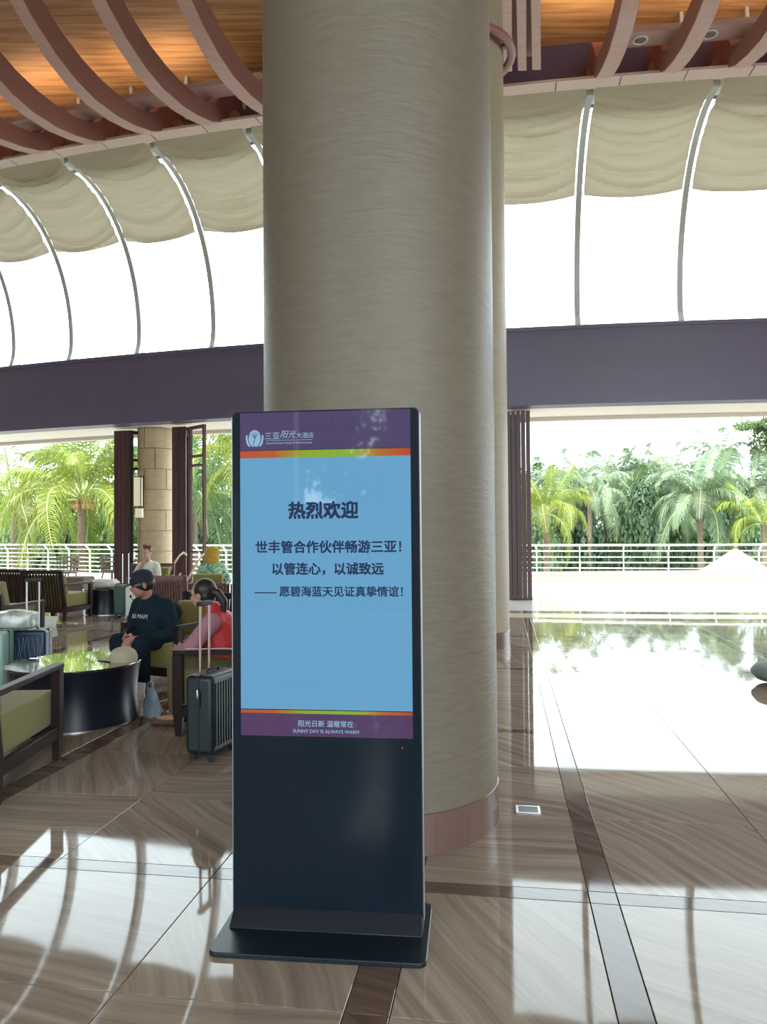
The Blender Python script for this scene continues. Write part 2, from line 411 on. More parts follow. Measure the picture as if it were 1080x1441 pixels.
# cream soffit strip of panels under the wooden ceiling
q = MB(); strip(q, XL, XR, 2.55, 2.82, 9.003, 9.03, 40)
trim4 = struct('trim_4', q, M_soffit)
x = XL+.3
while x < XR-1.2:
    q = MB(); strip(q, x+.004, x+.98, 2.52, 2.84, 8.97, 9.0, 3); obj('soffit_panel', q, M_soffit, trim4); x += 1.0
ZC = 10.2
q = MB(); strip(q, XL, XR, 1.75, 1.87, 9.06, ZC+.1, 40)
struct('trim_5', q, M_void)
q = MB(); strip(q, XL, XR, 1.87, 2.45, 9.06, 9.12, 40); struct('trim_6', q, M_white)
# ceiling
vs = []
N = 30
for i in range(N+1):
    x = -21+40*i/N; y1 = F(x)-1.7; vs += [(x, -9, ZC), (x, y1, ZC), (x, y1, ZC+.25), (x, -9, ZC+.25)]
fs = [(3,2,1,0), (4*N, 4*N+1, 4*N+2, 4*N+3)]
for i in range(N):
    a = 4*i; b = a+4
    for k in range(4): fs.append((a+k, a+(k+1) % 4, b+(k+1) % 4, b+k))
q = MB().add(vs, fs)
ceiling = struct('ceiling', q, M_plank)
# hooked timber ribs
PROF = [(-.8,9.22),(-.72,9.36),(-.58,9.42),(-.47,9.42),(-.36,9.33),(-.24,9.14),(-.08,8.99),(.2,8.86),(.6,8.78),(1.0,8.75),(1.5,8.80),(1.9,8.93),(2.3,9.15),(2.7,9.46),(3.05,9.8),(3.35,ZC),
        (2.95,ZC),(2.6,9.9),(2.2,9.58),(1.8,9.36),(1.4,9.22),(1.0,9.14),(.6,9.13),(.3,9.17),(.1,9.27),(-.05,9.5),(-.2,9.7),(-.42,9.82),(-.65,9.76),(-.78,9.6),(-.82,9.4)]
def rib_dir(x):
    s = .385-.0414*x if x < 0 else .239-.0414*x; s = max(-.2, min(.9, s)); k = math.hypot(s, 1); return (-s/k, -1/k)
ribx = [-2.36-1.13*k for k in range(-1, 16)]+[4.10, 5.10, 6.12, 7.16, 8.2]
ribx.sort()
for x in ribx:
    ox, oy = fac(x, 2.85); dx, dy = rib_dir(x)
    q = MB()
    q.prism(PROF, lambda u, v, t: (ox+dx*u-dy*t, oy+dy*u+dx*t, v), -.13, .13)
    rb = obj('curved_rib', q, M_rib, ceiling, bevel=.008, seg=1); rb.data.materials.append(M_rib_lit)
    for i in range(2, 17): rb.data.polygons[i].material_index = 1  # undersides take the paler pink, their floor-lit look put in by colour
    q = MB(); px_, py_ = ox+dx*(-.35)+.35, oy+dy*(-.35); q.box(px_-.03, px_+.03, py_-.03, py_+.03, 9.40, ZC-.004)
    obj('hanger', q, M_alu, ceiling)
for a, b in zip(ribx, ribx[1:]):
    if b-a > 2: continue
    q = MB(); P = []
    for x in (a, b):
        ox, oy = fac(x, 2.85); dx, dy = rib_dir(x); P.append(((ox+dx*.12, oy+dy*.12), (ox+dx*.52, oy+dy*.52)))
    (a0, a1), (b0, b1) = P
    q.add([(*a0, 9.35), (*b0, 9.35), (*b1, 9.35), (*a1, 9.35), (*a0, 9.45), (*b0, 9.45), (*b1, 9.45), (*a1, 9.45)],
          [(3,2,1,0),(4,5,6,7),(0,1,5,4),(1,2,6,5),(2,3,7,6),(3,0,4,7)])
    obj('cross_slat', q, M_rib_lit, ceiling)
def downlight(x, y, z, label):
    t = thing('recessed_downlight', label, 'ceiling light', (x, y, z), group='downlights in the timber cross slats')
    obj('ring', MB().lathe([(.085, 0), (.12, 0), (.125, -.012), (.115, -.02), (.088, -.014)], 24, cap=False), M_white, t, sm=True)
    obj('reflector', MB().lathe([(.086, -.012), (.07, .02), (.03, .03)], 20), mat_ref, t, sm=True)
mat_ref = mat('reflector_grey', (.30, .32, .28), .3, metal=.6)
dl = [(-2.36, -3.49, 'downlight with white ring in timber slat beside the round pillar, left ceiling, first from pillar'),
      (-3.49, -4.62, 'white ringed downlight left of the pillar, second from pillar'),
      (-4.62, -5.75, 'white ringed downlight left ceiling, third from pillar'),
      (-5.75, -6.88, 'small downlight left ceiling, farthest from pillar near left edge'),
      (4.10, 5.10, 'white ringed downlight right of pillar, nearer the pillar'),
      (5.10, 6.12, 'white ringed downlight near the top right corner of the photo')]
for a, b, lab in dl:
    k = .42 if a > 0 else .28
    Pm = []
    for x in (a, b):
        ox, oy = fac(x, 2.85); dx, dy = rib_dir(x); Pm.append((ox+dx*.32, oy+dy*.32))
    (xa, ya), (xb, yb) = Pm; kk = .5
    downlight(xa+(xb-xa)*kk, ya+(yb-ya)*kk, 9.35, lab)

# unseen warm lights added above the cross slats to brighten the wooden ceiling
for i, x in enumerate([-9.5, -7.4, -5.3, -3.2, 3.9, 6.0, 8.1]):
    ox, oy = fac(x, 2.85); dx, dy = rib_dir(x)
    ld = bpy.data.lights.new('ceiling_fill_light', 'AREA'); ld.shape = 'RECTANGLE'; ld.size = 1.8; ld.size_y = .12; ld.energy = 13; ld.spread = math.radians(150); ld.color = (1, .80, .58)
    lo = bpy.data.objects.new('ceiling_fill_light', ld); C.objects.link(lo); lo.location = (ox+dx*.45, oy+dy*.45, 9.48)
    nx, ny = Fn(x); lo.rotation_euler = (PI-.25, 0, math.atan2(-nx, ny)+PI)

# parallel boards running out to the second column
for i, s in enumerate((.150, .169, .188, .207)):
    q = MB(); w_ = .07
    y0, y1 = 7.0, 12.25-.02*i
    q.add([(s*y0-w_, y0, 8.85), (s*y0+w_, y0, 8.85), (s*y1+w_, y1, 8.85), (s*y1-w_, y1, 8.85),
           (s*y0-w_, y0, 9.2), (s*y0+w_, y0, 9.2), (s*y1+w_, y1, 9.2), (s*y1-w_, y1, 9.2)],
          [(3,2,1,0),(4,5,6,7),(0,1,5,4),(1,2,6,5),(2,3,7,6),(3,0,4,7)])
    obj('straight_board', q, M_rib_lit, ceiling, bevel=.008, seg=1)
q = MB(); q.add([(1.05, 7, 9.08), (1.45, 7, 9.08), (2.55, 12.2, 9.08), (1.82, 12.2, 9.08), (1.05, 7, 9.12), (1.45, 7, 9.12), (2.55, 12.2, 9.12), (1.82, 12.2, 9.12)],
      [(3,2,1,0),(4,5,6,7),(0,1,5,4),(1,2,6,5),(2,3,7,6),(3,0,4,7)])
obj('infill_panel', q, mat('salmon_infill', (.36, .17, .12), .5), ceiling)
for s in (.150, .207):
    obj('board_hanger', MB().bar((s*9, 9, 9.2), (s*9, 9, ZC), .1, .1), M_rib, ceiling)
    obj('board_hanger', MB().bar((s*11.8, 11.8, 9.2), (s*11.8, 11.8, ZC), .1, .1), M_rib, ceiling)

# ---------------------------------------------------------------- curved glass vault
def vault(ph):      # ph 0..pi/2
    return 2.15-2.25*math.cos(ph), 6.0+3.0*math.sin(ph)
def vprof(n=18):
    out = [(0.0, 5.55), (-.07, 5.75)]
    for i in range(n+1):
        ph = (PI/2*1.0)*i/n; out.append(vault(ph))
    out.append((2.42, 9.0))
    return out
VP = vprof()
ribs_x = [-20.2, -18.3, -16.4, -14.5, -12.7, -10.9, -9.1, -7.44, -5.63, -3.79, -1.9, 0.0, 1.98, 3.96, 5.95, 7.95, 9.95, 11.9]
vault_o = thing('window_1', None, None, kind='structure')
for x in ribs_x:
    nx, ny = Fn(x); tx, ty = -ny, nx      # tangent
    q = MB()
    for off, hw, dp in ((0, .055, .08), (-.13, .04, .035)):
        vs = []
        for i, (t, z) in enumerate(VP):
            t0, z0 = VP[max(i-1, 0)]; t1, z1 = VP[min(i+1, len(VP)-1)]
            dt, dz = t1-t0, z1-z0; k = math.hypot(dt, dz); nt, nz = dz/k, -dt/k      # inward normal
            for a, b in ((-hw, -dp), (hw, -dp), (hw, dp), (-hw, dp)):
                tt = t+nt*(b+off); zz = z+nz*(b+off)
                vs.append((x+nx*tt+tx*a, F(x)+ny*tt+ty*a, zz))
        n = len(VP); fs = [(0,1,2,3), (4*n-1, 4*n-2, 4*n-3, 4*n-4)]
        for i in range(n-1):
            for k in range(4): fs.append((4*i+k, 4*i+(k+1) % 4, 4*i+4+(k+1) % 4, 4*i+4+k))
        q.add(vs, fs)
    obj('glazing_bar', q, M_alu, vault_o)
for xa, xb in zip(ribs_x, ribs_x[1:]):
    q = MB(); n = len(VP); vs = []
    for t, z in VP:
        for x in (xa, xb):
            nx, ny = Fn(x); vs.append((x+nx*(t-.05), F(x)+ny*(t-.05), z+.02))
    q.add(vs, [(2*i, 2*i+1, 2*i+3, 2*i+2) for i in range(n-1)])
    obj('curved_pane', q, M_glass, vault_o, sm=True)

# fabric shades under the upper glass
def shade(xa, xb, seed, label, group=None):
    r = random.Random(seed); na, nb = 28, 64
    L = []      # arc positions along profile from the top down
    pts = [(2.57, 8.975), (2.35, 8.99)]+[vault(PI/2-(PI/2-.745)*i/40) for i in range(41)]
    cum = [0]
    for i in range(1, len(pts)): cum.append(cum[-1]+math.hypot(pts[i][0]-pts[i-1][0], pts[i][1]-pts[i-1][1]))
    tot = cum[-1]
    def P(s):
        s = max(0, min(s, tot*.9999))
        for i in range(1, len(cum)):
            if cum[i] >= s:
                k = (s-cum[i-1])/(cum[i]-cum[i-1]); t = pts[i-1][0]+(pts[i][0]-pts[i-1][0])*k; z = pts[i-1][1]+(pts[i][1]-pts[i-1][1])*k
                dt, dz = pts[i][0]-pts[i-1][0], pts[i][1]-pts[i-1][1]; m_ = math.hypot(dt, dz)
                return t, z, -dz/m_, dt/m_
    folds = []; s = .12
    while s < tot-.05:
        folds.append((s, r.uniform(.06, .13), r.uniform(.16, .40), r.uniform(-.14, .14), r.uniform(.05, .10))); s += r.uniform(.16, .36)
    vs = []
    for j in range(nb+1):
        s0 = tot*j/nb
        for i in range(na+1):
            u = i/na; x = xa+.085+(xb-xa-.17)*u; sag = 4*u*(1-u)
            sj = s0+(.10*sag*(j/nb))
            t, z, nt, nz = P(min(sj, tot*.999)); extra = max(0, sj-tot)
            h = .10+.07*sag*math.sin(PI*j/nb)
            for fs_, amp, sg, sk, wd in folds:
                c = fs_+sg*.55*sag+sk*(u-.5)
                d = s0-c; h += amp*math.exp(-(d/wd)**2)*(.35+.65*sag)*(1 if d < 0 else max(0, 1-d/wd))
            h *= min(1, s0/.3)
            nx, ny = Fn(x)
            tt = t+nt*h*1.0; zz = z+nz*h-extra
            if nt < 0: pass
            vs.append((x+nx*tt, F(x)+ny*tt, zz))
    f = [(j*(na+1)+i, j*(na+1)+i+1, (j+1)*(na+1)+i+1, (j+1)*(na+1)+i) for j in range(nb) for i in range(na)]
    q = MB().add(vs, f); o = obj('fabric_shade', q, M_fabric, sm=True, recalc=False)
    o.data.polygons.foreach_set('use_smooth', [True]*len(o.data.polygons))
    return tag(o, label, 'curtain', 'fabric shades under the glass vault')
labs = {(-9.1,): 0}
SH = [(-12.7, -10.9, None), (-10.9, -9.1, None), (-9.1, -7.44, 'swagged cream fabric shade at the left edge of the photo'),
      (-7.44, -5.63, 'swagged cream fabric shade, third left of the round pillar'),
      (-5.63, -3.79, 'swagged cream fabric shade, second left of the round pillar'),
      (-3.79, -1.9, 'swagged cream fabric shade cut off by left side of the round pillar'),
      (-1.9, 0.0, None), (0.0, 1.98, None),
      (1.98, 3.96, 'wrinkled beige fabric shade directly right of the pillars'),
      (3.96, 5.95, 'wrinkled beige fabric shade between the two glazing bars right of the pillars'),
      (5.95, 7.95, 'wrinkled beige fabric shade at the right edge of the photo'),
      (-14.5, -12.7, 'cream fabric shade third beyond the left edge of the photo'), (-16.4, -14.5, 'cream fabric shade fourth beyond the left edge of the photo'),
      (-18.3, -16.4, 'cream fabric shade farthest beyond the left edge of the photo'), (7.95, 9.95, 'cream fabric shade just beyond the right edge of the photo')]
for i, (a, b, lab) in enumerate(SH):
    if lab is None: lab = ['cream fabric shade second beyond the left edge of the photo', 'cream fabric shade just beyond the left edge of the photo', 0, 0, 0, 0, 'cream fabric shade hidden behind the left half of the thick pillar', 'cream fabric shade hidden behind the right half of the thick pillar'][i]
    shade(a, b, 20+i, lab)

# ---------------------------------------------------------------- columns
def column(x, y, r, label, skh=.185, top=ZC, seed=0, collar=None, pm=None):
    t = thing('round_column', label, 'column', (x, y, 0))
    obj('shaft', MB().lathe([(r, skh), (r, top-.003)], 96), pm or M_plaster, t, sm=True)
    obj('skirting', MB().lathe([(r+.004, 0), (r+.004, skh-.004), (r-.004, skh+.001)], 96), M_skirt, t, sm=True)
    if collar:
        q = MB(); R_ = r+.11
        pr = [(R_+.055*math.cos(a*PI/6), collar+.055*math.sin(a*PI/6)) for a in range(13)]
        q.lathe(pr, 64, cap=False); obj('collar_ring', q, M_rib, t, sm=True)
        q = MB()
        for a in range(0, 360, 45):
            c_, s_ = math.cos(math.radians(a+20)), math.sin(math.radians(a+20))
            q.bar((c_*(r-.01), s_*(r-.01), collar), (c_*(R_), s_*(R_), collar), .05, .05)
        obj('ring_brackets', q, M_rib, t)
    return t
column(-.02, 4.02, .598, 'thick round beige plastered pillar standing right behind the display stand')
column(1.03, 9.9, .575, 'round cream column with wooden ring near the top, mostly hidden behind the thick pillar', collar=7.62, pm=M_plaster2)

# ---------------------------------------------------------------- back and side walls
wb = MB()
def wall_bays(mb, x0, x1, y0, y1, z0, z1): mb.box(x0, x1, y0, y1, z0, z1)
wb.box(-21, -14.5, -9.3, -9, 0, ZC); wb.box(-14.5, -6.2, -9.3, -9, 8.6, ZC); wb.box(-6.2, -4.5, -9.3, -9, 0, ZC)
wb.box(-4.5, -2.6, -9.3, -9, 0, 2.0); wb.box(-4.5, -2.6, -9.3, -9, 4.6, ZC); wb.box(-2.6, -1.3, -9.3, -9, 0, ZC)
wb.box(-1.3, 15, -9.3, -9, 8.6, ZC); wb.box(15, 19, -9.3, -9, 0, ZC); wb.box(-4.5, -2.6, -9.25, -9.1, 3.3, 3.42)
struct('wall_back', wb, M_wall)
struct('wall_left', MB().box(-21.3, -21, -9, 24.3, 0, ZC+.25), M_wall)
struct('wall_right', MB().box(19, 19.3, -9, 16.4, 0, ZC+.25), M_wall)

# ---------------------------------------------------------------- folding doors, glass doors at the facade
def folded_door(cx, cy, rz, n, label, w=.10, dep=.5):
    t = thing('folded_door_stack', label, 'door', (cx, cy, 0), rz)
    for i in range(n):
        x = (i-(n-1)/2)*w
        q = MB().box(x-w*.45, x+w*.45, -.045, .0, .03, 3.93)
        q.box(x-w*.33, x+w*.33, .0, dep, .12, .22).box(x-w*.33, x+w*.33, .0, dep, 3.7, 3.85)
        q.box(x-w*.40, x+w*.40, dep, dep+.05, .03, 3.93)
        # louvre infill
        leaf = obj('door_leaf', q, M_doorwood, t)
        q = MB()
        for k in range(36):
            z = .26+k*.095
            q.box(x-w*.18, x+w*.18, .0, dep, z, z+.07)
        o = obj('louvre_blades', q, M_doorwood, leaf); o['kind'] = 'stuff'
    obj('floor_track', MB().box(-n*w/2, n*w/2, -.02, dep+.02, .002, .03), M_doorwood, t)
    return t
folded_door(2.83, 16.0, -.20, 5, 'stack of folded dark red louvred doors right of the round columns')
folded_door(-6.35, 18.62, -.28, 4, 'stack of folded dark wooden doors left of the sandstone column', dep=.15)
folded_door(-4.78, 18.0, -.28, 2, 'pair of folded reddish doors right of the sandstone column', w=.19, dep=.1)
def glass_door(a, b, label, wood):
    a = Vector((*a, 0)); b = Vector((*b, 0)); d = (b-a); L = d.length; rz = math.atan2(d.y, d.x)
    t = thing('glass_door', label, 'door', tuple(a), rz)
    q = MB().box(0, .07, -.03, .03, .01, 3.92).box(L-.07, L, -.03, .03, .01, 3.92).box(.07, L-.07, -.03, .03, .01, .2)
    q.box(.07, L-.07, -.03, .03, 3.84, 3.92).box(.07, L-.07, -.025, .025, 3.18, 3.24).box(.07, L-.07, -.025, .025, 2.97, 3.03)
    obj('door_frame', q, wood, t)
    for z0, z1 in ((.2, 2.97), (3.03, 3.18), (3.24, 3.84)):
        obj('pane', MB().box(.07, L-.07, -.004, .004, z0, z1), M_glass, t)
    obj('push_bar', MB().bar((.09, -.05, 1.0), (L-.09, -.05, 1.0), .02, .03), M_darkmetal, t)
    return t
glass_door((-4.53, 17.94), (-4.07, 17.50), 'reddish framed glass door leaf standing open right of the sandstone column', M_chairwood_red)
glass_door((-6.12, 18.45), (-5.93, 18.75), 'narrow dark framed glass leaf left of the sandstone column', M_darkmetal)

# sandstone column of blocks
t = thing('sandstone_column', 'round sandstone block column at the terrace opening', 'column', (-5.60, 18.85, 0))
obj('core', MB().lathe([(.392, 0), (.392, 3.985)], 40), mat('sandstone_joint', (.33, .24, .14), .9), t)
NB = 5; course = .498
q = MB(); vs = []; sg = 8; a1 = 2*PI/NB-.03
for z in (.007, course-.007):
    for rr in (.388, .43):
        for k in range(sg+1): an = a1*k/sg; vs.append((rr*math.cos(an), rr*math.sin(an), z))
n1 = sg+1; fs = []
for k in range(sg):
    i = k; fs += [(i, i+1, n1+i+1, n1+i), (2*n1+i, 3*n1+i, 3*n1+i+1, 2*n1+i+1), (n1+i, n1+i+1, 3*n1+i+1, 3*n1+i), (i, 2*n1+i, 2*n1+i+1, i+1)]
fs += [(0, n1, 3*n1, 2*n1), (sg, 2*n1+sg, 3*n1+sg, n1+sg)]
q.add(vs, fs); bm_ = q.mesh('stone_block'); bm_.materials.append(M_sand); smooth(bm_)
for c in range(8):
    for k in range(NB):
        o = bpy.data.objects.new('stone_block', bm_); C.objects.link(o); o.parent = t
        o.location = (0, 0, c*course); o.rotation_euler = (0, 0, 2*PI*k/NB+(c % 2)*.6+rng.uniform(-.05, .05))
# lantern
t = thing('wall_lantern', 'boxy paper wall lantern with dark wire frame on the sandstone column', 'lamp', (-5.83, 18.22, 2.05))
obj('shade', MB().box(-.08, .08, -.08, .08, .02, .72), M_lampshade, t)
q = MB()
for sx in (-1, 1):
    for sy in (-1, 1): q.bar((sx*.095, sy*.095, -.02), (sx*.095, sy*.095, .76), .018, .018)
for z in (.02, .72):
    for s_ in (-1, 1): q.bar((-.12, s_*.095, z), (.12, s_*.095, z), .016, .016); q.bar((s_*.095, -.12, z), (s_*.095, .12, z), .016, .016)
obj('wire_frame', q, M_darkmetal, t)
obj('bracket', MB().box(-.03, .03, .09, .30, .30, .36), M_darkmetal, t)
obj('lower_box', MB().box(-.06, .10, -.04, .08, -.24, -.03), M_lampshade, t)

# ---------------------------------------------------------------- terrace railing
t = thing('terrace_railing', 'white steel railing with horizontal bars along the terrace edge', 'railing')
rp = []
xs_ = 13.0
def rpt(x): return Vector((x, rail_y(x), 0))
x = 13.0; rp.append(rpt(x))
while x > -20.9:
    x -= .1; p = rpt(x)
    if (p-rp[-1]).length >= 1.06: rp.append(p)
dirs = []
postm = None
for i, p in enumerate(rp):
    d = (rp[min(i+1, len(rp)-1)]-rp[max(i-1, 0)]).normalized(); out = Vector((d.y, -d.x, 0))
    if out.y < 0: out = -out
    q = MB()
    q.bar((0, 0, -.1), (0, 0, .78), .03, .05)
    q.bar((0, 0, .77), (0, -.07, .90), .03, .045).bar((0, -.07, .89), (0, -.19, .99), .03, .04)
    if postm is None: postm = q.mesh('post'); postm.materials.append(M_rail)
    o = bpy.data.objects.new('post', postm); C.objects.link(o); o.parent = t; o.location = p
    o.rotation_euler = (0, 0, math.atan2(d.y, d.x)+(PI if d.x < 0 else 0))
def railbar(z, off, r, name):
    q = MB(); pts = []
    for i, p in enumerate(rp):
        d = (rp[min(i+1, len(rp)-1)]-rp[max(i-1, 0)]).normalized(); out = Vector((-abs(d.y)*0, -1, 0))
        pts.append((p.x, p.y+off, z))
    q.tube(pts, r, 6); obj(name, q, M_rail, t, sm=True)
for z in (.10, .25, .40, .55, .70): railbar(z, -.02, .017, 'rail_bar')
railbar(.86, -.06, .017, 'rail_bar'); railbar(1.02, -.19, .03, 'handrail')

# ---------------------------------------------------------------- ground, pool terrace and trees outside
struct('ground', MB().box(-80, 80, 17, 130, -4.2, -4.0), M_ground)
struct('pool_terrace', MB().box(-2, 10.5, 31, 34, -3.99, -1.25), M_deck)
t = thing('low_picket_fence', 'low dark picket fence beyond the terrace railing', 'fence', (9.2, 31.2, -1.25))
for i in range(12):
    obj('picket', MB().box(i*.16-1, i*.16-.94, 0, .05, .0, .5), M_darkmetal, t)
obj('top_bar', MB().box(-1.05, .85, -.01, .06, .5, .55), M_rail, t)
t = thing('tent_canopy', 'cream pointed tent canopy beyond the railing at right', 'canopy', (12.05, 26.3, -4.0))
q = MB(); q.add([(-1.65,-1.65,3.25),(1.65,-1.65,3.25),(1.65,1.65,3.25),(-1.65,1.65,3.25),(0,0,4.78),(-1.65,-1.65,3.05),(1.65,-1.65,3.05),(1.65,1.65,3.05),(-1.65,1.65,3.05)],
    [(0,1,4),(1,2,4),(2,3,4),(3,0,4),(0,5,6,1),(1,6,7,2),(2,7,8,3),(3,8,5,0)])
obj('canopy_cloth', q, M_canopy, t)
for sx in (-1, 1):
    for sy in (-1, 1): obj('pole', MB().bar((sx*1.6, sy*1.6, 0), (sx*1.6, sy*1.6, 3.2), .06, .06), M_rail, t)
obj('finial', MB().ell((0, 0, 4.84), (.07, .07, .1), 8, 6), M_canopy, t)

def vary(m, lo=.6, hi=1.3):
    """each frond or shrub gets its own leaf tone"""
    nt = m.node_tree; n = nt.nodes; l = nt.links; oi = n.new('ShaderNodeObjectInfo'); mr = n.new('ShaderNodeMapRange')
    mr.inputs[3].default_value = lo; mr.inputs[4].default_value = hi; l.new(oi.outputs['Random'], mr.inputs[0])
    rp = [x for x in n if x.type == 'VALTORGB'][0]; mx = n.new('ShaderNodeMixRGB'); mx.blend_type = 'MULTIPLY'; mx.inputs[0].default_value = 1
    for lk in list(rp.outputs[0].links): l.new(mx.outputs[0], lk.to_socket)
    l.new(rp.outputs[0], mx.inputs[1]); l.new(mr.outputs[0], mx.inputs[2])
for m_ in (M_bush, M_bushl): vary(m_, .7, 1.25)
for m_ in (M_frond_y, M_frond_g, M_frond_h): vary(m_)
M_rachis = mat('pale_leaf_rib', (.30, .34, .12), .5)
def frond_mesh(name, L, droop, seed, m, nl=46, hang=.5, up=.6, lw=1.0):
    r = random.Random(seed); q = MB(); pts = []
    N_ = 16
    for i in range(N_+1):
        s = i/N_; pts.append(Vector((L*(s*.95-.22*s**3), 0, L*(up*s-droop*s*s))))
    rad = [.034*(1-.85*i/N_)+.005 for i in range(N_+1)]
    q.tube(pts, rad, 4); nr = len(q.f)
    for k in range(nl):
        s = .13+.86*k/nl; f_ = s*N_; i = min(int(f_), N_-1); p = pts[i].lerp(pts[i+1], f_-i); d = (pts[i+1]-pts[i]).normalized()
        ll = L*.29*(math.sin(PI*min(1, s*.82+.16))**.7)*r.uniform(.8, 1.12)
        for sd in (-1, 1):
            j = r.uniform(-.15, .15)
            a = Vector((d.x*.6+j, sd*.75, d.z*.6+.15)).normalized()
            b = Vector((d.x*.35+j, sd*(.7-hang), -hang*1.6)).normalized()
            p1 = p+a*ll*.38; p2 = p1+(a*.4+b*.6).normalized()*ll*.3; p3 = p2+b*ll*.38
            w_ = (.026+.012*r.random())*lw; wv = d*w_
            q.add([tuple(p-wv*.6), tuple(p+wv*.6), tuple(p1+wv), tuple(p1-wv), tuple(p2+wv*.8), tuple(p2-wv*.8), tuple(p3)], [(0,1,2,3), (3,2,4,5), (5,4,6)])
    me = bpy.data.meshes.new(name); me.from_pydata([tuple(v) for v in q.v], [], q.f); me.update(); me.materials.append(m); me.materials.append(M_rachis)
    for i in range(nr): me.polygons[i].material_index = 1
    return me
FR = {}
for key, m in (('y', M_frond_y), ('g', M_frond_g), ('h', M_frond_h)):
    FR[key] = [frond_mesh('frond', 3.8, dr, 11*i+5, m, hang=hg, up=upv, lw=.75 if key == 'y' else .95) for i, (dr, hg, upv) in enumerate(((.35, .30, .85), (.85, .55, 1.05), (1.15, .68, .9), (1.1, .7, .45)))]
trunk_cache = {}
def palm(x, y, zc, label, key='h', n=20, sc=1.0, lean=(0, 0), tr=.15, group=None, seed=0, stalks=False):
    r = random.Random(seed*13+int(x*10))
    t = thing('coconut_palm', label, 'palm tree', (x, y, -4.0), group=group)
    H_ = zc+4.0-(.5 if y > 43 else 0)
    pts = [(-lean[0]*(1-s)**2, -lean[1]*(1-s)**2, H_*s) for s in [i/14 for i in range(15)]]
    q = MB(); q.tube(pts, [tr*1.25 if i == 0 else tr*(1.12-.3*i/14)*(1+.06*(i % 2)) for i in range(15)], 10)
    obj('trunk', q, M_trunk, t, sm=True)
    n = int(n*.95)
    for k in range(n):
        lay = k/n; az = k*2.399+r.uniform(-.25, .25)
        mi = 0 if lay < .14 else (1 if lay < .48 else (2 if lay < .82 else 3))
        o = bpy.data.objects.new('frond', FR[key][mi]); C.objects.link(o); o.parent = t; o.location = (0, 0, H_)
        pit = {0: -.4, 1: -.08, 2: .15, 3: .35}[mi]+r.uniform(-.15, .15)
        o.rotation_euler = (r.uniform(-.3, .3), pit, az); s_ = sc*r.uniform(.88, 1.1); o.scale = (s_, s_, s_)
    if stalks:
        q = MB()
        for k in range(26):
            a = r.uniform(0, 2*PI); e = r.uniform(.2, .75); q.tube([(0,0,H_-.1), (math.cos(a)*e*.6, math.sin(a)*e*.6, H_+.1), (math.cos(a)*e, math.sin(a)*e, H_-.35)], .02, 4)
            q.ell((math.cos(a)*e*.7, math.sin(a)*e*.7, H_-.25), (.09, .09, .11), 6, 5)
        obj('fruit_stalks', q, M_stalk, t)
    return t
def foliage_mesh(name, m, seed, n=8000, leaf=.06):
    r = random.Random(seed); vs = []; fs = []
    lumps = [(Vector((r.uniform(-.55, .55), r.uniform(-.55, .55), r.uniform(.15, .75))), r.uniform(.25, .45)) for _ in range(9)]
    for i in range(n):
        c, rad = r.choice(lumps)
        d = Vector((r.gauss(0, 1), r.gauss(0, 1), r.gauss(0, 1))).normalized(); p = c+d*rad*r.uniform(.75, 1.05)
        if p.z < .02: p.z = r.uniform(.02, .3)
        a = Vector((r.gauss(0, 1), r.gauss(0, 1), r.gauss(0, .5))).normalized(); b = a.cross(d+Vector((.01, .02, .3))).normalized()
        l_ = leaf*r.uniform(.6, 1.3); b2 = b*l_*.45; k = len(vs)
        vs += [tuple(p-a*l_*.5), tuple(p+b2), tuple(p+a*l_*.5), tuple(p-b2)]; fs.append((k, k+1, k+2, k+3))
    me = bpy.data.meshes.new(name); me.from_pydata(vs, [], fs); me.update(); me.materials.append(m); return me
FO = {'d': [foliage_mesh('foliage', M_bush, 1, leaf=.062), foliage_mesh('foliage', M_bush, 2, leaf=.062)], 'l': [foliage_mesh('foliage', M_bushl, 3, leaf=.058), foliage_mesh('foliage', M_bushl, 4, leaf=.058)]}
def tree(x, y, z0, w_, h_, key, label, name='broadleaf_tree', cat='tree', group=None, i=0, trunk=True):
    t = thing(name, label, cat, (x, y, -4.0), group=group)
    if trunk: obj('trunk', MB().tube([(0, 0, 0), (.1, 0, (z0+4)*.6), (0, 0, z0+4+h_*.35)], [.2, .15, .08], 8), M_trunk, t, sm=True)
    o = bpy.data.objects.new('foliage', FO[key][i % 2]); C.objects.link(o); o.parent = t
    o.location = (0, 0, z0+4.0); o.scale = (w_, w_, h_); o.rotation_euler = (0, 0, i*1.3)
    return t

# left side palms
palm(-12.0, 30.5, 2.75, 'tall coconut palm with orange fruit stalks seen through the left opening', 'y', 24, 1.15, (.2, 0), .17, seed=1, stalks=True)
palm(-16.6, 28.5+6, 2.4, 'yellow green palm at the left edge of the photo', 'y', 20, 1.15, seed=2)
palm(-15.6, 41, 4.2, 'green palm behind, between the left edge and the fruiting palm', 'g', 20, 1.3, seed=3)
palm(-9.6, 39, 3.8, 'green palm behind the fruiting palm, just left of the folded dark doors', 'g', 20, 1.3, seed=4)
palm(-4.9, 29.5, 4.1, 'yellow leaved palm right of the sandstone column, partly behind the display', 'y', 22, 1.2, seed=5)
palm(-8.2, 33, 2.6, 'palm seen through the glass between folded doors and sandstone column', 'g', 18, 1.1, seed=6)
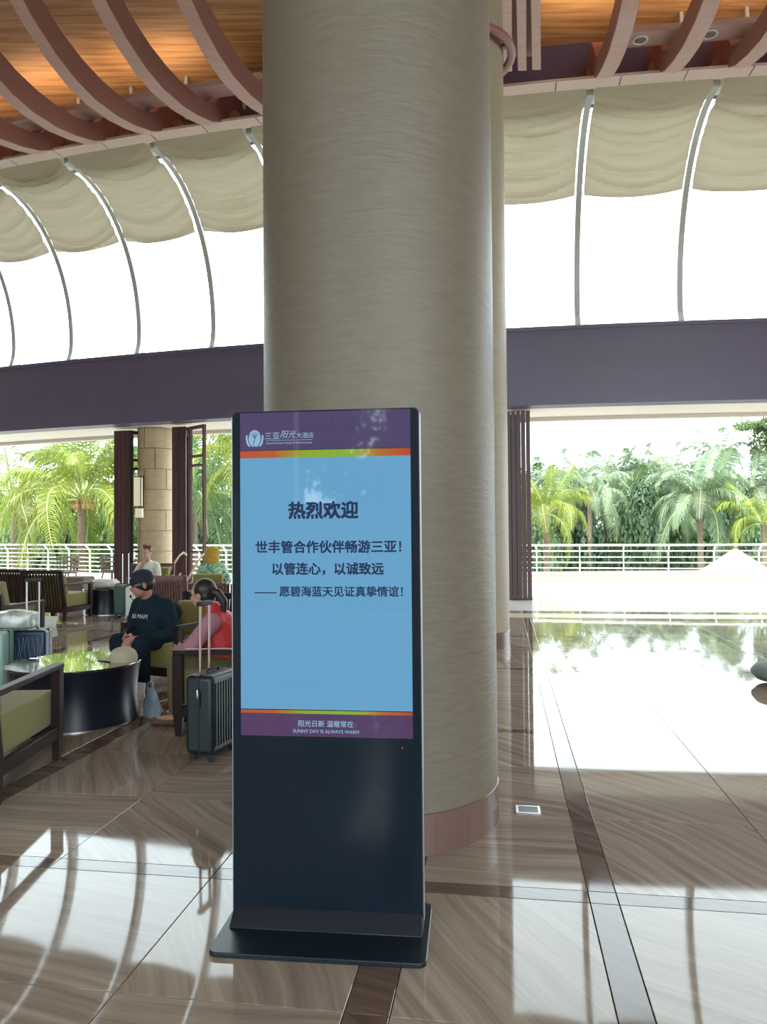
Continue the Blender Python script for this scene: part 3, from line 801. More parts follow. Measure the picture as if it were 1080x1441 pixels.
# right side palms
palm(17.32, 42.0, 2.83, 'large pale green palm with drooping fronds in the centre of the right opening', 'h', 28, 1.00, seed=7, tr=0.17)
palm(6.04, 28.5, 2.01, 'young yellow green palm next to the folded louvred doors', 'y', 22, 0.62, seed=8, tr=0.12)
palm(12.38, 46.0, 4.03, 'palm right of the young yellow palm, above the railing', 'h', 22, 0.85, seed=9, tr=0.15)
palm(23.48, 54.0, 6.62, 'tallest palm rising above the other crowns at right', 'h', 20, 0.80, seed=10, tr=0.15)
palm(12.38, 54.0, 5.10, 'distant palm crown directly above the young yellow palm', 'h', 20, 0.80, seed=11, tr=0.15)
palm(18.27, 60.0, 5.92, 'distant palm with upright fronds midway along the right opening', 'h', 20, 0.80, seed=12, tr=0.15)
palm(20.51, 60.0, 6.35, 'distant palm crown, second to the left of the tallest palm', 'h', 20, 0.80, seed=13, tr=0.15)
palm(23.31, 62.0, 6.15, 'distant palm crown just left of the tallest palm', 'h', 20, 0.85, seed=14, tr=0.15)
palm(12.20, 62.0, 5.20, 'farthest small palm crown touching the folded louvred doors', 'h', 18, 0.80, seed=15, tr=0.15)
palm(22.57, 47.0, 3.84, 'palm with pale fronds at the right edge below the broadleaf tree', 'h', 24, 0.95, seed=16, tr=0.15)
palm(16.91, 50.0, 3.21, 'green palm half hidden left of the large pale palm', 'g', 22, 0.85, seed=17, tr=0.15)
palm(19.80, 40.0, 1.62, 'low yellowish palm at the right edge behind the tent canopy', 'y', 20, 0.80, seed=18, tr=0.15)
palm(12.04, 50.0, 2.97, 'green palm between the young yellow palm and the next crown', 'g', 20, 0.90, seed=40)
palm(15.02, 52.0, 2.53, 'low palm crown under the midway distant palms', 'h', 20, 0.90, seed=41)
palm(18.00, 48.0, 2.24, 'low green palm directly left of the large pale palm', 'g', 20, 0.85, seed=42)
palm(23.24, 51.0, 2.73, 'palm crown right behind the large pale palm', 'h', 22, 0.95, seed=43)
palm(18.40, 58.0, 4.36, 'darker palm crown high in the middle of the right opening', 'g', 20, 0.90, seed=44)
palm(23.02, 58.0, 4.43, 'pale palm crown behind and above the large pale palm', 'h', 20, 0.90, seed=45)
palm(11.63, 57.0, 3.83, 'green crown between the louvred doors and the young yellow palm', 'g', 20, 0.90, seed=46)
# broadleaf trees and shrubs
big = tree(27.4, 52, 5.0, 3.4, 5.0, 'l', 'tall broadleaf tree at the top right corner of the right opening', i=0)
bough = bpy.data.objects.new('foliage', FO['l'][1]); C.objects.link(bough); bough.parent = big; bough.location = (-2.4, 0, 11.9); bough.scale = (1.6, 1.2, 1.0)
ORD = ['first', 'second', 'third', 'fourth', 'fifth', 'sixth', 'seventh', 'eighth', 'ninth', 'tenth', 'eleventh']
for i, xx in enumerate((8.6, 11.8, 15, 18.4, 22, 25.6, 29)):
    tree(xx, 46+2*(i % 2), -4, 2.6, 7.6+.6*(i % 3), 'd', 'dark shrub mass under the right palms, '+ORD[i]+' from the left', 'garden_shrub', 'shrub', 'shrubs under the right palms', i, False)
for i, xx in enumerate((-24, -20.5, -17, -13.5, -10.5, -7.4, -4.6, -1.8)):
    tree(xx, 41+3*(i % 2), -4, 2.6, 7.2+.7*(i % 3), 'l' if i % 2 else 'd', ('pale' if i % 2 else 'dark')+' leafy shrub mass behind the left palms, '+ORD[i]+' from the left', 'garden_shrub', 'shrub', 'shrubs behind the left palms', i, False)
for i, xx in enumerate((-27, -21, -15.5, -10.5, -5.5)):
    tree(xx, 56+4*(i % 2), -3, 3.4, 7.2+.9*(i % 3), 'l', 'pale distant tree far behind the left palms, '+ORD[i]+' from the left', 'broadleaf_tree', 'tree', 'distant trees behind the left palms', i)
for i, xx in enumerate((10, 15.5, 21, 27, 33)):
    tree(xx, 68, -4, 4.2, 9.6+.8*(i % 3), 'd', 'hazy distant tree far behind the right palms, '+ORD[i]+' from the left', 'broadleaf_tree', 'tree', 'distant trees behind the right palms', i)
# trees at the entrance side, mirrored in the display glass
struct('entrance_ground', MB().box(-30, 30, -40, -9.3, -.3, -.02), M_ground)
for i, (x, y) in enumerate(((-6.6, -15), (-4.1, -17), (-9.5, -16))):
    t = thing('broadleaf_tree', ['tree with bare trunk mirrored in the display glass', 'tree standing farthest back outside the entrance', 'leafy tree left outside the entrance'][i], 'tree', (x, y, 0))
    obj('trunk', MB().tube([(0, 0, -.1), (.15, 0, 2.5), (0, 0, 5.5)], [.2, .15, .12], 10), M_trunk, t, sm=True)
    o = bpy.data.objects.new('foliage', FO['l'][i % 2]); C.objects.link(o); o.parent = t; o.location = (0, 0, 2.6 if i != 1 else .2); o.scale = (3, 2.2, 5)

# ---------------------------------------------------------------- display stand
ax, ay = -.566, 2.865; bx_, by_ = .132, 2.787
KW = math.hypot(bx_-ax, by_-ay); KR = math.atan2(by_-ay, bx_-ax)
kc = ((ax+bx_)/2, (ay+by_)/2)
kiosk = thing('display_stand', 'tall black floor standing digital welcome display with blue screen in front of the pillar', 'display', (kc[0], kc[1], 0), KR)
hw = KW/2
q = MB(); rr = .02; poly = []
for cx_, cz_, a0 in ((hw-rr, .05+rr*.3, -90), (hw-rr, 1.90-rr, 0), (-hw+rr, 1.90-rr, 90), (-hw+rr, .05+rr*.3, 180)):
    if cz_ < 1: poly.append((math.copysign(hw, cx_), .05)); continue
    for k in range(7): a = math.radians(a0+15*k); poly.append((cx_+rr*math.cos(a), cz_+rr*math.sin(a)))
q.prism(poly, lambda u, v, tt: (u, tt, v), .004, .055)
obj('housing', q, M_blackm, kiosk)
q = MB(); poly2 = [(u*(1-.003/hw), .053+(v-.05)*(1.844/1.85)) for u, v in poly]
q.prism(poly2, lambda u, v, tt: (u, tt, v), .0, .0038)
obj('front_glass', q, M_black, kiosk)
q = MB(); q.box(hw, hw+.003, .006, .05, .05, 1.88).box(-hw-.003, -hw, .006, .05, .05, 1.88)
obj('silver_trim', q, M_grey_edge, kiosk)
# foot: sloping neck and flat plate
q = MB()
q.add([(-hw+.005, .0, .075), (hw-.005, .0, .075), (hw-.005, .06, .09), (-hw+.005, .06, .09),
       (-hw-.0, -.055, .018), (hw+.0, -.055, .018), (hw+.0, .11, .018), (-hw-.0, .11, .018)],
      [(0,1,2,3), (7,6,5,4), (4,5,1,0), (5,6,2,1), (6,7,3,2), (7,4,0,3)])
obj('neck', q, M_blackm, kiosk, bevel=.004)
q = MB(); poly = []
x0, x1, y0, y1, rr = -hw-.025, hw+.022, -.215, .205, .03
for cx_, cy_, a0 in ((x1-rr, y0+rr, -90), (x1-rr, y1-rr, 0), (x0+rr, y1-rr, 90), (x0+rr, y0+rr, 180)):
    for k in range(7): a = math.radians(a0+15*k); poly.append((cx_+rr*math.cos(a), cy_+rr*math.sin(a)))
q.prism(poly, lambda u, v, tt: (u, v, tt), .0, .018)
obj('base_plate', q, M_blackm, kiosk, bevel=.003)
obj('power_light', MB().lathe([(.002, 0), (.002, .001)], 8, Matrix.Translation((.28, -.0002, .665)) @ Matrix.Rotation(PI/2, 4, 'X')), mat('red_led', (.5, .02, .02), .4, emit=((1, .05, .05), 1.2)), kiosk)

def screen_mat():
    m = bpy.data.materials.new('lit_screen'); m.use_nodes = True; nt = m.node_tree; n = nt.nodes; l = nt.links; p = n['Principled BSDF']
    p.inputs['Base Color'].default_value = (.01, .01, .012, 1); p.inputs['Roughness'].default_value = .03; p.inputs['Specular IOR Level'].default_value = .5
    tc = n.new('ShaderNodeTexCoord'); sp = n.new('ShaderNodeSeparateXYZ'); l.new(tc.outputs['Object'], sp.inputs[0])
    rp = n.new('ShaderNodeValToRGB'); rp.color_ramp.interpolation = 'CONSTANT'; e = rp.color_ramp.elements
    mr = n.new('ShaderNodeMapRange'); mr.inputs[1].default_value = .698; mr.inputs[2].default_value = 1.893
    l.new(sp.outputs[2], mr.inputs[0]); l.new(mr.outputs[0], rp.inputs[0])
    pur = (.075, .035, .105, 1); blu = (.12, .34, .56, 1)
    h = lambda z: (z-.698)/1.195
    e[0].position = 0; e[0].color = pur; e[1].position = h(.781); e[1].color = (0, 0, 0, 1)
    a = e.new(h(.793)); a.color = blu; a = e.new(h(1.724)); a.color = (0, 0, 0, 1); a = e.new(h(1.751)); a.color = (.065, .045, .125, 1)
    # thin orange - green - orange line between the bands
    mx = n.new('ShaderNodeMapRange'); mx.inputs[1].default_value = -.318; mx.inputs[2].default_value = .318; l.new(sp.outputs[0], mx.inputs[0])
    gr = n.new('ShaderNodeValToRGB'); g = gr.color_ramp.elements
    g[0].position = .0; g[0].color = (.45, .07, .02, 1); g[1].position = 1; g[1].color = (.42, .05, .02, 1)
    for pp, cc in ((.2, (.42, .10, .02, 1)), (.38, (.25, .36, .02, 1)), (.66, (.22, .42, .02, 1)), (.82, (.42, .13, .02, 1))):
        k = g.new(pp); k.color = cc
    l.new(mx.outputs[0], gr.inputs[0])
    def band(z0, z1):
        g1 = n.new('ShaderNodeMath'); g1.operation = 'GREATER_THAN'; g1.inputs[1].default_value = z0
        g2 = n.new('ShaderNodeMath'); g2.operation = 'LESS_THAN'; g2.inputs[1].default_value = z1
        m_ = n.new('ShaderNodeMath'); m_.operation = 'MULTIPLY'; l.new(sp.outputs[2], g1.inputs[0]); l.new(sp.outputs[2], g2.inputs[0])
        l.new(g1.outputs[0], m_.inputs[0]); l.new(g2.outputs[0], m_.inputs[1]); return m_
    b1 = band(.781, .793); b2 = band(1.724, 1.751); s_ = n.new('ShaderNodeMath'); s_.operation = 'MAXIMUM'
    l.new(b1.outputs[0], s_.inputs[0]); l.new(b2.outputs[0], s_.inputs[1])
    mix = n.new('ShaderNodeMixRGB'); l.new(s_.outputs[0], mix.inputs[0]); l.new(rp.outputs[0], mix.inputs[1]); l.new(gr.outputs[0], mix.inputs[2])
    l.new(mix.outputs[0], p.inputs['Emission Color']); p.inputs['Emission Strength'].default_value = 1.0
    return m
scr = obj('screen', MB().box(-.319, .319, -.0012, -.0002, .698, 1.893), screen_mat(), kiosk)
def emat(name, c): return mat(name, (.0, .0, .0), .3, spec=.2, emit=(c, 1.0))
M_ink = emat('screen_ink', (.012, .026, .085)); M_pale = emat('screen_pale_print', (.24, .46, .66)); M_wh = emat('screen_white_print', (.30, .45, .62))
def text_mesh(s, size, bold, m, width=None, shear=0, depth=.0004):
    cu = bpy.data.curves.new('t', 'FONT'); cu.body = s; cu.size = 1; cu.align_x = 'CENTER'; cu.align_y = 'CENTER'; cu.offset = 0; cu.extrude = 0
    cu.shear = shear; cu.resolution_u = 4
    o = bpy.data.objects.new('t', cu); C.objects.link(o); bpy.context.view_layer.update()
    dg = bpy.context.evaluated_depsgraph_get(); me = bpy.data.meshes.new_from_object(o.evaluated_get(dg), depsgraph=dg)
    bpy.data.objects.remove(o); me.materials.clear(); me.materials.append(m)
    if bold and len(me.vertices):
        q = MB(); vs0 = [tuple(v.co) for v in me.vertices]; fs0 = [tuple(p.vertices) for p in me.polygons]
        for j, (dx_, dy_) in enumerate(((-1, -1), (1, -1), (1, 1), (-1, 1), (0, 0))):
            q.add([(x_+dx_*bold, y_+dy_*bold, z_+j*.0004) for x_, y_, z_ in vs0], fs0)
        me = bpy.data.meshes.new('t'); me.from_pydata(q.v, [], q.f); me.materials.append(m)
    if len(me.vertices):
        xs = [v.co.x for v in me.vertices]; ys = [v.co.y for v in me.vertices]; cx_ = (min(xs)+max(xs))/2; cy_ = (min(ys)+max(ys))/2
        k = width/(max(xs)-min(xs))
        for v in me.vertices: v.co = Vector(((v.co.x-cx_)*k, (v.co.y-cy_)*k, v.co.z))
    return me
def screen_text(name, s, x, z, width, bold, m, **k):
    me = text_mesh(s, .05, bold, m, width, **k); o = obj(name, me, m, scr, loc=(x, -.0018, z), rot=(PI/2, 0, 0)); return o
P = 1/377.0
screen_text('heading_text', '热烈欢迎', -.005, 1.528, 99*P, .034, M_ink)
screen_text('welcome_text', '世丰管合作伙伴畅游三亚！', .011, 1.393, 205*P, .026, M_ink)
screen_text('motto_text', '以管连心，以诚致远', .010, 1.312, 157*P, .026, M_ink)
screen_text('wish_text', '—— 愿碧海蓝天见证真挚情谊！', .011, 1.229, 208*P, .020, M_ink)
screen_text('slogan_text', '阳光日新 温暖常在', 0.0, .746, 77*P, .008, M_pale)
screen_text('slogan_english_text', 'SUNNY DAY IS ALWAYS WARM', 0.0, .718, 92*P, .006, M_pale)
screen_text('hotel_name_text', '三亚', -.196, 1.806, 21*P, .0, M_wh)
screen_text('hotel_script_text', '阳光', -.135, 1.811, 24*P, .0, M_wh, shear=.35)
screen_text('hotel_suffix_text', '大酒店', -.072, 1.806, 24*P, .0, M_wh)
screen_text('hotel_english_text', 'Grand Soluxe Hotel & Resort,Sanya', -.132, 1.778, 66*P, 0, M_wh)
obj('rule_line', MB().box(-.219, -.045, -.0018, -.0014, 1.7885, 1.7898), M_wh, scr)
# flower emblem: central bud of scalloped petals between outer petals
def petal(q, pts): q.prism(pts, lambda u, v, tt: (u, tt, v), -.0019, -.0014)
q = MB(); S = .00042
def pp(l_, mirror=False): return [((-1 if mirror else 1)*u*S, v*S) for u, v in l_]
petal(q, pp([(-72, -48), (-82, 8), (-76, 32), (-66, 34), (-64, 4), (-56, -34), (-38, -70), (-52, -72)]))
petal(q, pp([(-72, -48), (-82, 8), (-76, 32), (-66, 34), (-64, 4), (-56, -34), (-38, -70), (-52, -72)], True))
petal(q, pp([(-50, 30), (-56, -6), (-44, -46), (-22, -72), (-6, -72), (-14, -48), (-10, -22), (0, -4), (-8, 6), (-36, 36), (-48, 44)]))
petal(q, pp([(50, 30), (54, 2), (48, -36), (30, -66), (14, -74), (0, -70), (-8, -46), (-4, -26), (8, -6), (2, -2), (36, 36), (48, 44)]))
petal(q, pp([(-44, 46), (-40, 60), (-28, 62), (-24, 72), (-10, 70), (0, 80), (10, 70), (24, 72), (28, 62), (40, 60), (44, 46), (20, 24), (0, 6), (-20, 24)]))
o = obj('flower_emblem', q, M_pale, scr, loc=(-.263, 0, 1.797))
q = MB()
for a in (-38, -20, 0, 20, 38):
    d = math.radians(a); q.bar((0, -.0021, .004), (math.sin(d)*.019, -.0021, .006+math.cos(d)*.019), .0006, .0012)
obj('flower_stamens', q, M_ink, scr, loc=(-.263, 0, 1.797))

# floor socket plate
t = thing('floor_socket', 'small dark metal floor socket plate set in the marble right of the pillar', 'socket', (.735, 4.0, .0), -.15)
obj('plate_frame', MB().box(-.062, .062, -.055, -.043, 0, .007).box(-.062, .062, .043, .055, 0, .007).box(-.062, -.05, -.043, .043, 0, .007).box(.05, .062, -.043, .043, 0, .007), M_steel, t, bevel=.001)
obj('lid', MB().box(-.05, .05, -.043, .043, 0, .004), mat('dark_grey_lid', (.06, .065, .07), .4), t)

# ---------------------------------------------------------------- lounge armchairs
def armchair(label, loc, rz, wood=None, cush=None, group=None, W=.72, D=.80, bh=.84, seat=.44, sc=None):
    wood = wood or M_chairwood; cush = cush or M_olive
    t = thing('lounge_armchair', label, 'chair', loc, rz, group)
    w2 = W/2; d2 = D/2
    for sx in (-1, 1):
        q = MB(); x = sx*(w2-.03)
        q.add([(x-.02, d2-.065, 0), (x+.02, d2-.065, 0), (x+.02, d2-.02, 0), (x-.02, d2-.02, 0), (x-.028, d2-.075, .2), (x+.028, d2-.075, .2), (x+.028, d2, .2), (x-.028, d2, .2),
               (x-.028, d2-.07, .58), (x+.028, d2-.07, .58), (x+.028, d2, .58), (x-.028, d2, .58)],
              [(3,2,1,0), (0,1,5,4), (1,2,6,5), (2,3,7,6), (3,0,4,7), (4,5,9,8), (5,6,10,9), (6,7,11,10), (7,4,8,11), (8,9,10,11)])
        obj('front_leg', q, wood, t, bevel=.003, seg=1)
        q = MB().bar((x, -d2+.02, 0), (x, -d2+.055, .24), .05, .05, (0, 1, 0)).bar((x, -d2+.05, .22), (x, -d2-.06, bh), .05, .045, (0, 1, 0))
        obj('back_leg', q, wood, t, bevel=.003, seg=1)
        obj('armrest', MB().bar((x, d2, .595), (x, -d2-.02, .595), .062, .032), wood, t, bevel=.004, seg=1)
        obj('side_rail', MB().box(x-.022, x+.022, -d2+.06, d2-.07, .14, .215), wood, t, bevel=.003, seg=1)
    obj('front_rail', MB().box(-w2+.05, w2-.05, d2-.06, d2-.015, .14, .215), wood, t, bevel=.003, seg=1)
    obj('back_rail', MB().box(-w2+.05, w2-.05, -d2+.03, -d2+.075, .14, .215), wood, t)
    obj('top_rail', MB().bar((-w2+.05, -d2-.052, bh-.03), (w2-.05, -d2-.052, bh-.03), .03, .06), wood, t, bevel=.003, seg=1)
    ns = 13; sm_ = MB().bar((0, -d2+.045, .2), (0, -d2-.045, bh-.055), .026, .018, (0, 1, 0)).mesh('back_slat'); sm_.materials.append(wood)
    for i in range(ns):
        o = bpy.data.objects.new('back_slat', sm_); C.objects.link(o); o.parent = t; o.location = ((i-(ns-1)/2)*(W-.15)/(ns-1), 0, 0)
    obj('seat_cushion', MB().box(-w2+.06, w2-.06, -d2+.09, d2-.004, .217, seat), cush, t, bevel=.022, seg=3)
    obj('back_cushion', MB().add([(-w2+.07, -d2+.08, seat), (w2-.07, -d2+.08, seat), (w2-.07, -d2+.22, seat), (-w2+.07, -d2+.22, seat),
        (-w2+.07, -d2+.0, seat+.32), (w2-.07, -d2+.0, seat+.32), (w2-.07, -d2+.13, seat+.32), (-w2+.07, -d2+.13, seat+.32)],
        [(3,2,1,0),(4,5,6,7),(0,1,5,4),(1,2,6,5),(2,3,7,6),(3,0,4,7)]), cush, t, bevel=.03, seg=3)
    return t
# foreground chair at left edge (its back is toward the camera, outside the frame)
c0 = armchair('nearest armchair with olive box cushion and dark frame, cut by left edge of photo', (-2.44, 4.55, 0), .03, W=.74, D=.90)
armchair('olive lounge chair the man in dark cap sits in, beside the drum table', (-1.98, 7.42, 0), math.radians(152))
armchair('olive lounge chair the woman in red vest sits in, behind the charcoal suitcase', (-1.09, 5.80, 0), math.radians(86), W=.70)
armchair('dark slatted armchair with olive seat facing the terrace, right of the pair at far left', (-5.55, 13.1, 0), math.radians(-12), W=.80, cush=M_olive)
armchair('dark slatted armchair at far left, left neighbour of the olive seated one', (-6.35, 13.6, 0), math.radians(-12), W=.74)
armchair('slatted armchair with tan cushion just behind the luggage at left edge', (-4.72, 9.4, 0), math.radians(-8), W=.74, cush=M_tan, seat=.57, bh=.74)
armchair('reddish slatted armchair behind the man, seen from the back', (-3.03, 11.3, 0), math.radians(-6), wood=M_chairwood_red, W=.62)
armchair('far reddish slatted chair right of the bun haired person', (-4.62, 15.4, 0), math.radians(-10), wood=M_chairwood_red, W=.56, D=.66)
armchair('chair the woman in mustard headscarf sits in, near terrace opening', (-2.95, 13.0, 0), math.radians(8), wood=M_chairwood_red, W=.62, bh=.62)
# light wooden folding chair
t = thing('folding_deck_chair', 'pale bent wood folding chair left of the woman in headscarf', 'chair', (-3.95, 15.2, 0), -.25)
for sx in (-.25, .25):
    obj('slanted_arm', MB().tube([(sx, -.45, .45), (sx, -.1, .72), (sx, .25, .98), (sx, .42, 1.04), (sx, .55, .98)], .022, 6), mat('pale_wood', (.42, .27, .16), .5) if 'pale_wood' not in MATS else MATS['pale_wood'], t, sm=True)
    obj('crossed_leg', MB().tube([(sx, -.45, 0), (sx, .3, .62)], .02, 6), MATS['pale_wood'], t)
    obj('crossed_leg', MB().tube([(sx, .45, 0), (sx, -.45, .45)], .02, 6), MATS['pale_wood'], t)
obj('seat_sling', MB().add([(-.24, -.4, .44), (.24, -.4, .44), (.24, .3, .40), (-.24, .3, .40), (-.24, -.4, .42), (.24, -.4, .42), (.24, .3, .38), (-.24, .3, .38)], [(0,1,2,3),(7,6,5,4),(4,5,1,0),(5,6,2,1),(6,7,3,2),(7,4,0,3)]), M_tan, t)

# ---------------------------------------------------------------- drum tables
def drum(label, x, y, R, h=.45):
    t = thing('drum_table', label, 'table', (x, y, 0))
    pr = []
    for i in range(13):
        s = i/12; pr.append((R*(.97-.05*math.sin(PI*s)+.02*s), .012+(h-.03)*s))
    obj('drum_body', MB().lathe(pr, 64), M_table, t, sm=True)
    obj('plinth', MB().lathe([(R*.93, 0), (R*.93, .014)], 48), M_steel, t, sm=True)
    obj('top', MB().lathe([(R*.99, h-.018), (R, h-.012), (R, h-.003), (R*.993, h)], 64), M_tabletop, t, sm=True)
    return t
drum('near black drum coffee table with concave side and mirror gloss top', -2.42, 6.02, .50)
drum('distant dark drum table behind the olive seat, near terrace', -5.0, 13.9, .42)
# beige cap on table
t = thing('beige_cap', 'beige cotton cap lying on the near drum table', 'cap', (-2.04, 6.02, .45), math.radians(165))
q = MB(); pr = [(.095, 0), (.098, .03), (.092, .06), (.074, .088), (.045, .104), (.006, .11)]
q.lathe(pr, 28, Matrix.Diagonal((1.12, 1, 1, 1))); obj('crown', q, M_beigecap, t, sm=True)
q = MB(); vs = []
for j in range(2):
    for i in range(13):
        a = math.radians(-60+10*i); r1 = .085; r2 = .085+.12*math.cos(a*1.3)
        vs += [(r1*math.cos(a)*1.12, r1*math.sin(a), .012+j*.005), (r2*math.cos(a)*1.05+.02, .09*math.sin(a)*1.02, .006+j*.005)]
f = []
for i in range(12): f += [(2*i, 2*i+1, 2*i+3, 2*i+2), (26+2*i, 26+2*i+2, 26+2*i+3, 26+2*i+1), (2*i+1, 26+2*i+1, 26+2*i+3, 2*i+3), (2*i, 2*i+2, 26+2*i+2, 26+2*i)]
q.add(vs, f); obj('brim', q, M_beigecap, t, sm=True)
obj('button', MB().ell((0, 0, .11), (.01, .01, .006), 8, 5), M_beigecap, t)

# ---------------------------------------------------------------- luggage
def suitcase(label, loc, rz, m, W=.36, D=.23, H=.54, hh=.99, pole=None, ribs=True, loc0=.05, group=None):
    """W along x (broad ribbed face normal = +-y), D thickness along y"""
    pole = pole or M_steel
    t = thing('suitcase', label, 'suitcase', loc, rz, group)
    obj('shell', MB().box(-W/2, W/2, -D/2, D/2, loc0, H), m, t, bevel=.03, seg=4)
    if ribs:
        q = MB(); n = 9
        for i in range(n):
            x = (i-(n-1)/2)*(W-.09)/(n-1)
            for s_ in (-1, 1): q.box(x-.009, x+.009, min(s_*D/2, s_*(D/2+.006)), max(s_*D/2, s_*(D/2+.006)), loc0+.05, H-.05)
        obj('shell_ribs', q, m, t, bevel=.002, seg=1)['kind'] = 'stuff'
    obj('zip', MB().box(-W/2-.002, W/2+.002, -.006, .006, loc0+.012, H+.002).box(-.01-W/2, -W/2, -.016, .016, H-.2, H-.1), M_rubber, t)
    for sx in (-1, 1):
        for sy in (-1, 1):
            q = MB(); x = sx*(W/2-.04); y = sy*(D/2-.035)
            q.lathe([(.024, -.009), (.026, -.004), (.026, .004), (.024, .009)], 14, Matrix.Translation((x, y, .0262)) @ Matrix.Rotation(PI/2, 4, 'Y'))
            q.box(x-.014, x+.014, y-.012, y+.012, .03, loc0+.01)
            obj('wheel', q, M_rubber, t, sm=True)
    if hh:
        for s_ in (-1, 1):
            obj('handle_pole', MB().tube([(s_*.055, D/2-.04, H-.01), (s_*.055, D/2-.04, hh-.02)], .009, 8), pole, t, sm=True)
        obj('grip', MB().box(-.075, .075, D/2-.06, D/2-.02, hh-.03, hh), M_rubber, t, bevel=.008)
    q = MB().tube([(-.07, 0, H-.002), (-.06, 0, H+.02), (.06, 0, H+.02), (.07, 0, H-.002)], .008, 6)
    obj('carry_handle', q, M_rubber, t, sm=True)
    return t
# charcoal case: narrow side toward camera, ribbed face toward right
s1 = suitcase('charcoal ribbed suitcase with raised pale pole handle beside the display stand', (-1.12, 5.02, 0), math.radians(72), M_darkcase, W=.35, D=.20, H=.545, hh=1.0, pole=M_rose)
obj('zip_pull', MB().ell((-.188, 0, .43), (.008, .012, .035), 8, 6), M_steel, s1)
nv = suitcase('navy suitcase with pale wavy ribs and raised steel handle at left', (-3.27, 7.1, 0), math.radians(8), M_navycase, W=.34, D=.24, H=.57, hh=1.03, ribs=False)
for k in range(9):
    x = (k-4)*.033; obj('wavy_rib', MB().tube([(x+.012*math.sin(z*9+k*1.9)*(1 if k % 2 else -1), -.1205, .09+z*.42) for z in [i/14 for i in range(15)]], .0035, 5), mat('pale_blue_rib', (.14, .24, .36), .35) if 'pale_blue_rib' not in MATS else MATS['pale_blue_rib'], nv, sm=True)
t2 = suitcase('smooth mint green suitcase at the left edge of the photo', (-3.50, 6.75, 0), math.radians(6), M_mint, W=.40, D=.26, H=.60, hh=None, ribs=False)
suitcase('dark green suitcase standing behind the man, beside the white one', (-4.52, 13.30, 0), math.radians(-5), M_greencase, W=.22, D=.3, H=.55, hh=1.12)
wc = suitcase('white suitcase with small black marks right of the dark green one', (-4.24, 13.05, 0), math.radians(-5), M_white, W=.2, D=.3, H=.55, hh=None, ribs=False)
obj('black_marks', MB().ell((.0, -.152, .38), (.02, .003, .03), 8, 5).ell((.03, -.152, .33), (.012, .003, .015), 8, 5), M_rubber, wc)
# wrapped bundles on the cases
def crumple(name, c, r, seed, m, label, cat, rz=0):
    rr_ = random.Random(seed); q = MB(); q.ell((0, 0, 0), r, 28, 18); ph = [rr_.uniform(0, 6) for _ in range(8)]
    vs = []
    for x, y, z in q.v:
        k = 1+.07*math.sin(x*38+ph[0])*math.cos(z*31+ph[1])+.05*math.sin(y*52+ph[2]+x*20)+.04*math.sin(z*70+ph[3])
        sx = (abs(x)/r[0])**.5*math.copysign(r[0], x) if x else 0; sz = (abs(z)/r[2])**.6*math.copysign(r[2], z) if z else 0
        vs.append((sx*k, y*k, max(sz*k, -r[2])))
    q.v = vs; o = obj(name, q, m, sm=True, loc=c, rot=(0, 0, rz)); return tag(o, label, cat)
crumple('wrapped_bundle', (-3.33, 6.98, .665), (.19, .11, .09), 3, M_wrap, 'shiny clear plastic wrapped bundle resting on the navy suitcase', 'bundle')
crumple('grey_bag', (-3.62, 6.72, .665), (.14, .12, .062), 5, mat('slate_bag', (.09, .11, .12), .5), 'slate grey soft bag resting on the mint suitcase', 'bag')
t = thing('white_carton', 'small open white carton on the floor left of the olive seated chair leg', 'box', (-5.22, 12.0, 0))
obj('carton_body', MB().add([(-.09,-.07,0),(.07,-.07,0),(.07,.07,0),(-.09,.07,0),(-.10,-.08,.15),(.10,-.08,.15),(.10,.08,.15),(-.10,.08,.15)], [(3,2,1,0),(0,1,5,4),(1,2,6,5),(2,3,7,6),(3,0,4,7),(4,5,6,7)]), M_white, t)

# grey plastic bag leaning by the chair leg
q = MB(); vs = []; n = 16
for j in range(13):
    s = j/12; z = .01+.25*s; wd = (.085*(1-s)**.5+.035)*(1-.25*s); dp = .055*(1-s)+.008
    for i in range(n):
        a = 2*PI*i/n; k = 1+.12*math.sin(3*a+s*9)+.06*math.sin(7*a-s*14)
        vs.append((wd*math.cos(a)*k-.05*s, dp*math.sin(a)*k+.02*s, z if j else 0.0))
f = [(j*n+i, j*n+(i+1) % n, (j+1)*n+(i+1) % n, (j+1)*n+i) for j in range(12) for i in range(n)]+[tuple(range(n-1, -1, -1))]
q.add(vs, f)
t = thing('plastic_bag', 'grey plastic carrier bag on the floor by the seated man\'s feet', 'bag', (-1.83, 6.10, 0), -.3)
t.scale = (.8, .8, .85)
obj('bag_body', q, M_bagclear, t, sm=True)
obj('bag_handle', MB().tube([(-.09, .02, .24), (-.075, .02, .30), (-.045, .02, .32), (-.02, .02, .30), (-.02, .02, .23)], .008, 6), M_bagclear, t, sm=True)
q = MB().add([(-.03, 0, 0), (.03, .01, 0), (.035, .03, .14), (-.035, .02, .15), (-.028, .012, 0), (.032, .022, 0), (.037, .042, .14), (-.033, .032, .15)], [(0,1,2,3),(7,6,5,4),(0,4,5,1),(1,5,6,2),(2,6,7,3),(3,7,4,0)])
tag(obj('paper_sheet', q, M_paper, loc=(-2.12, 6.68, 0.0)), 'white paper leaning beside the drum table base', 'paper')

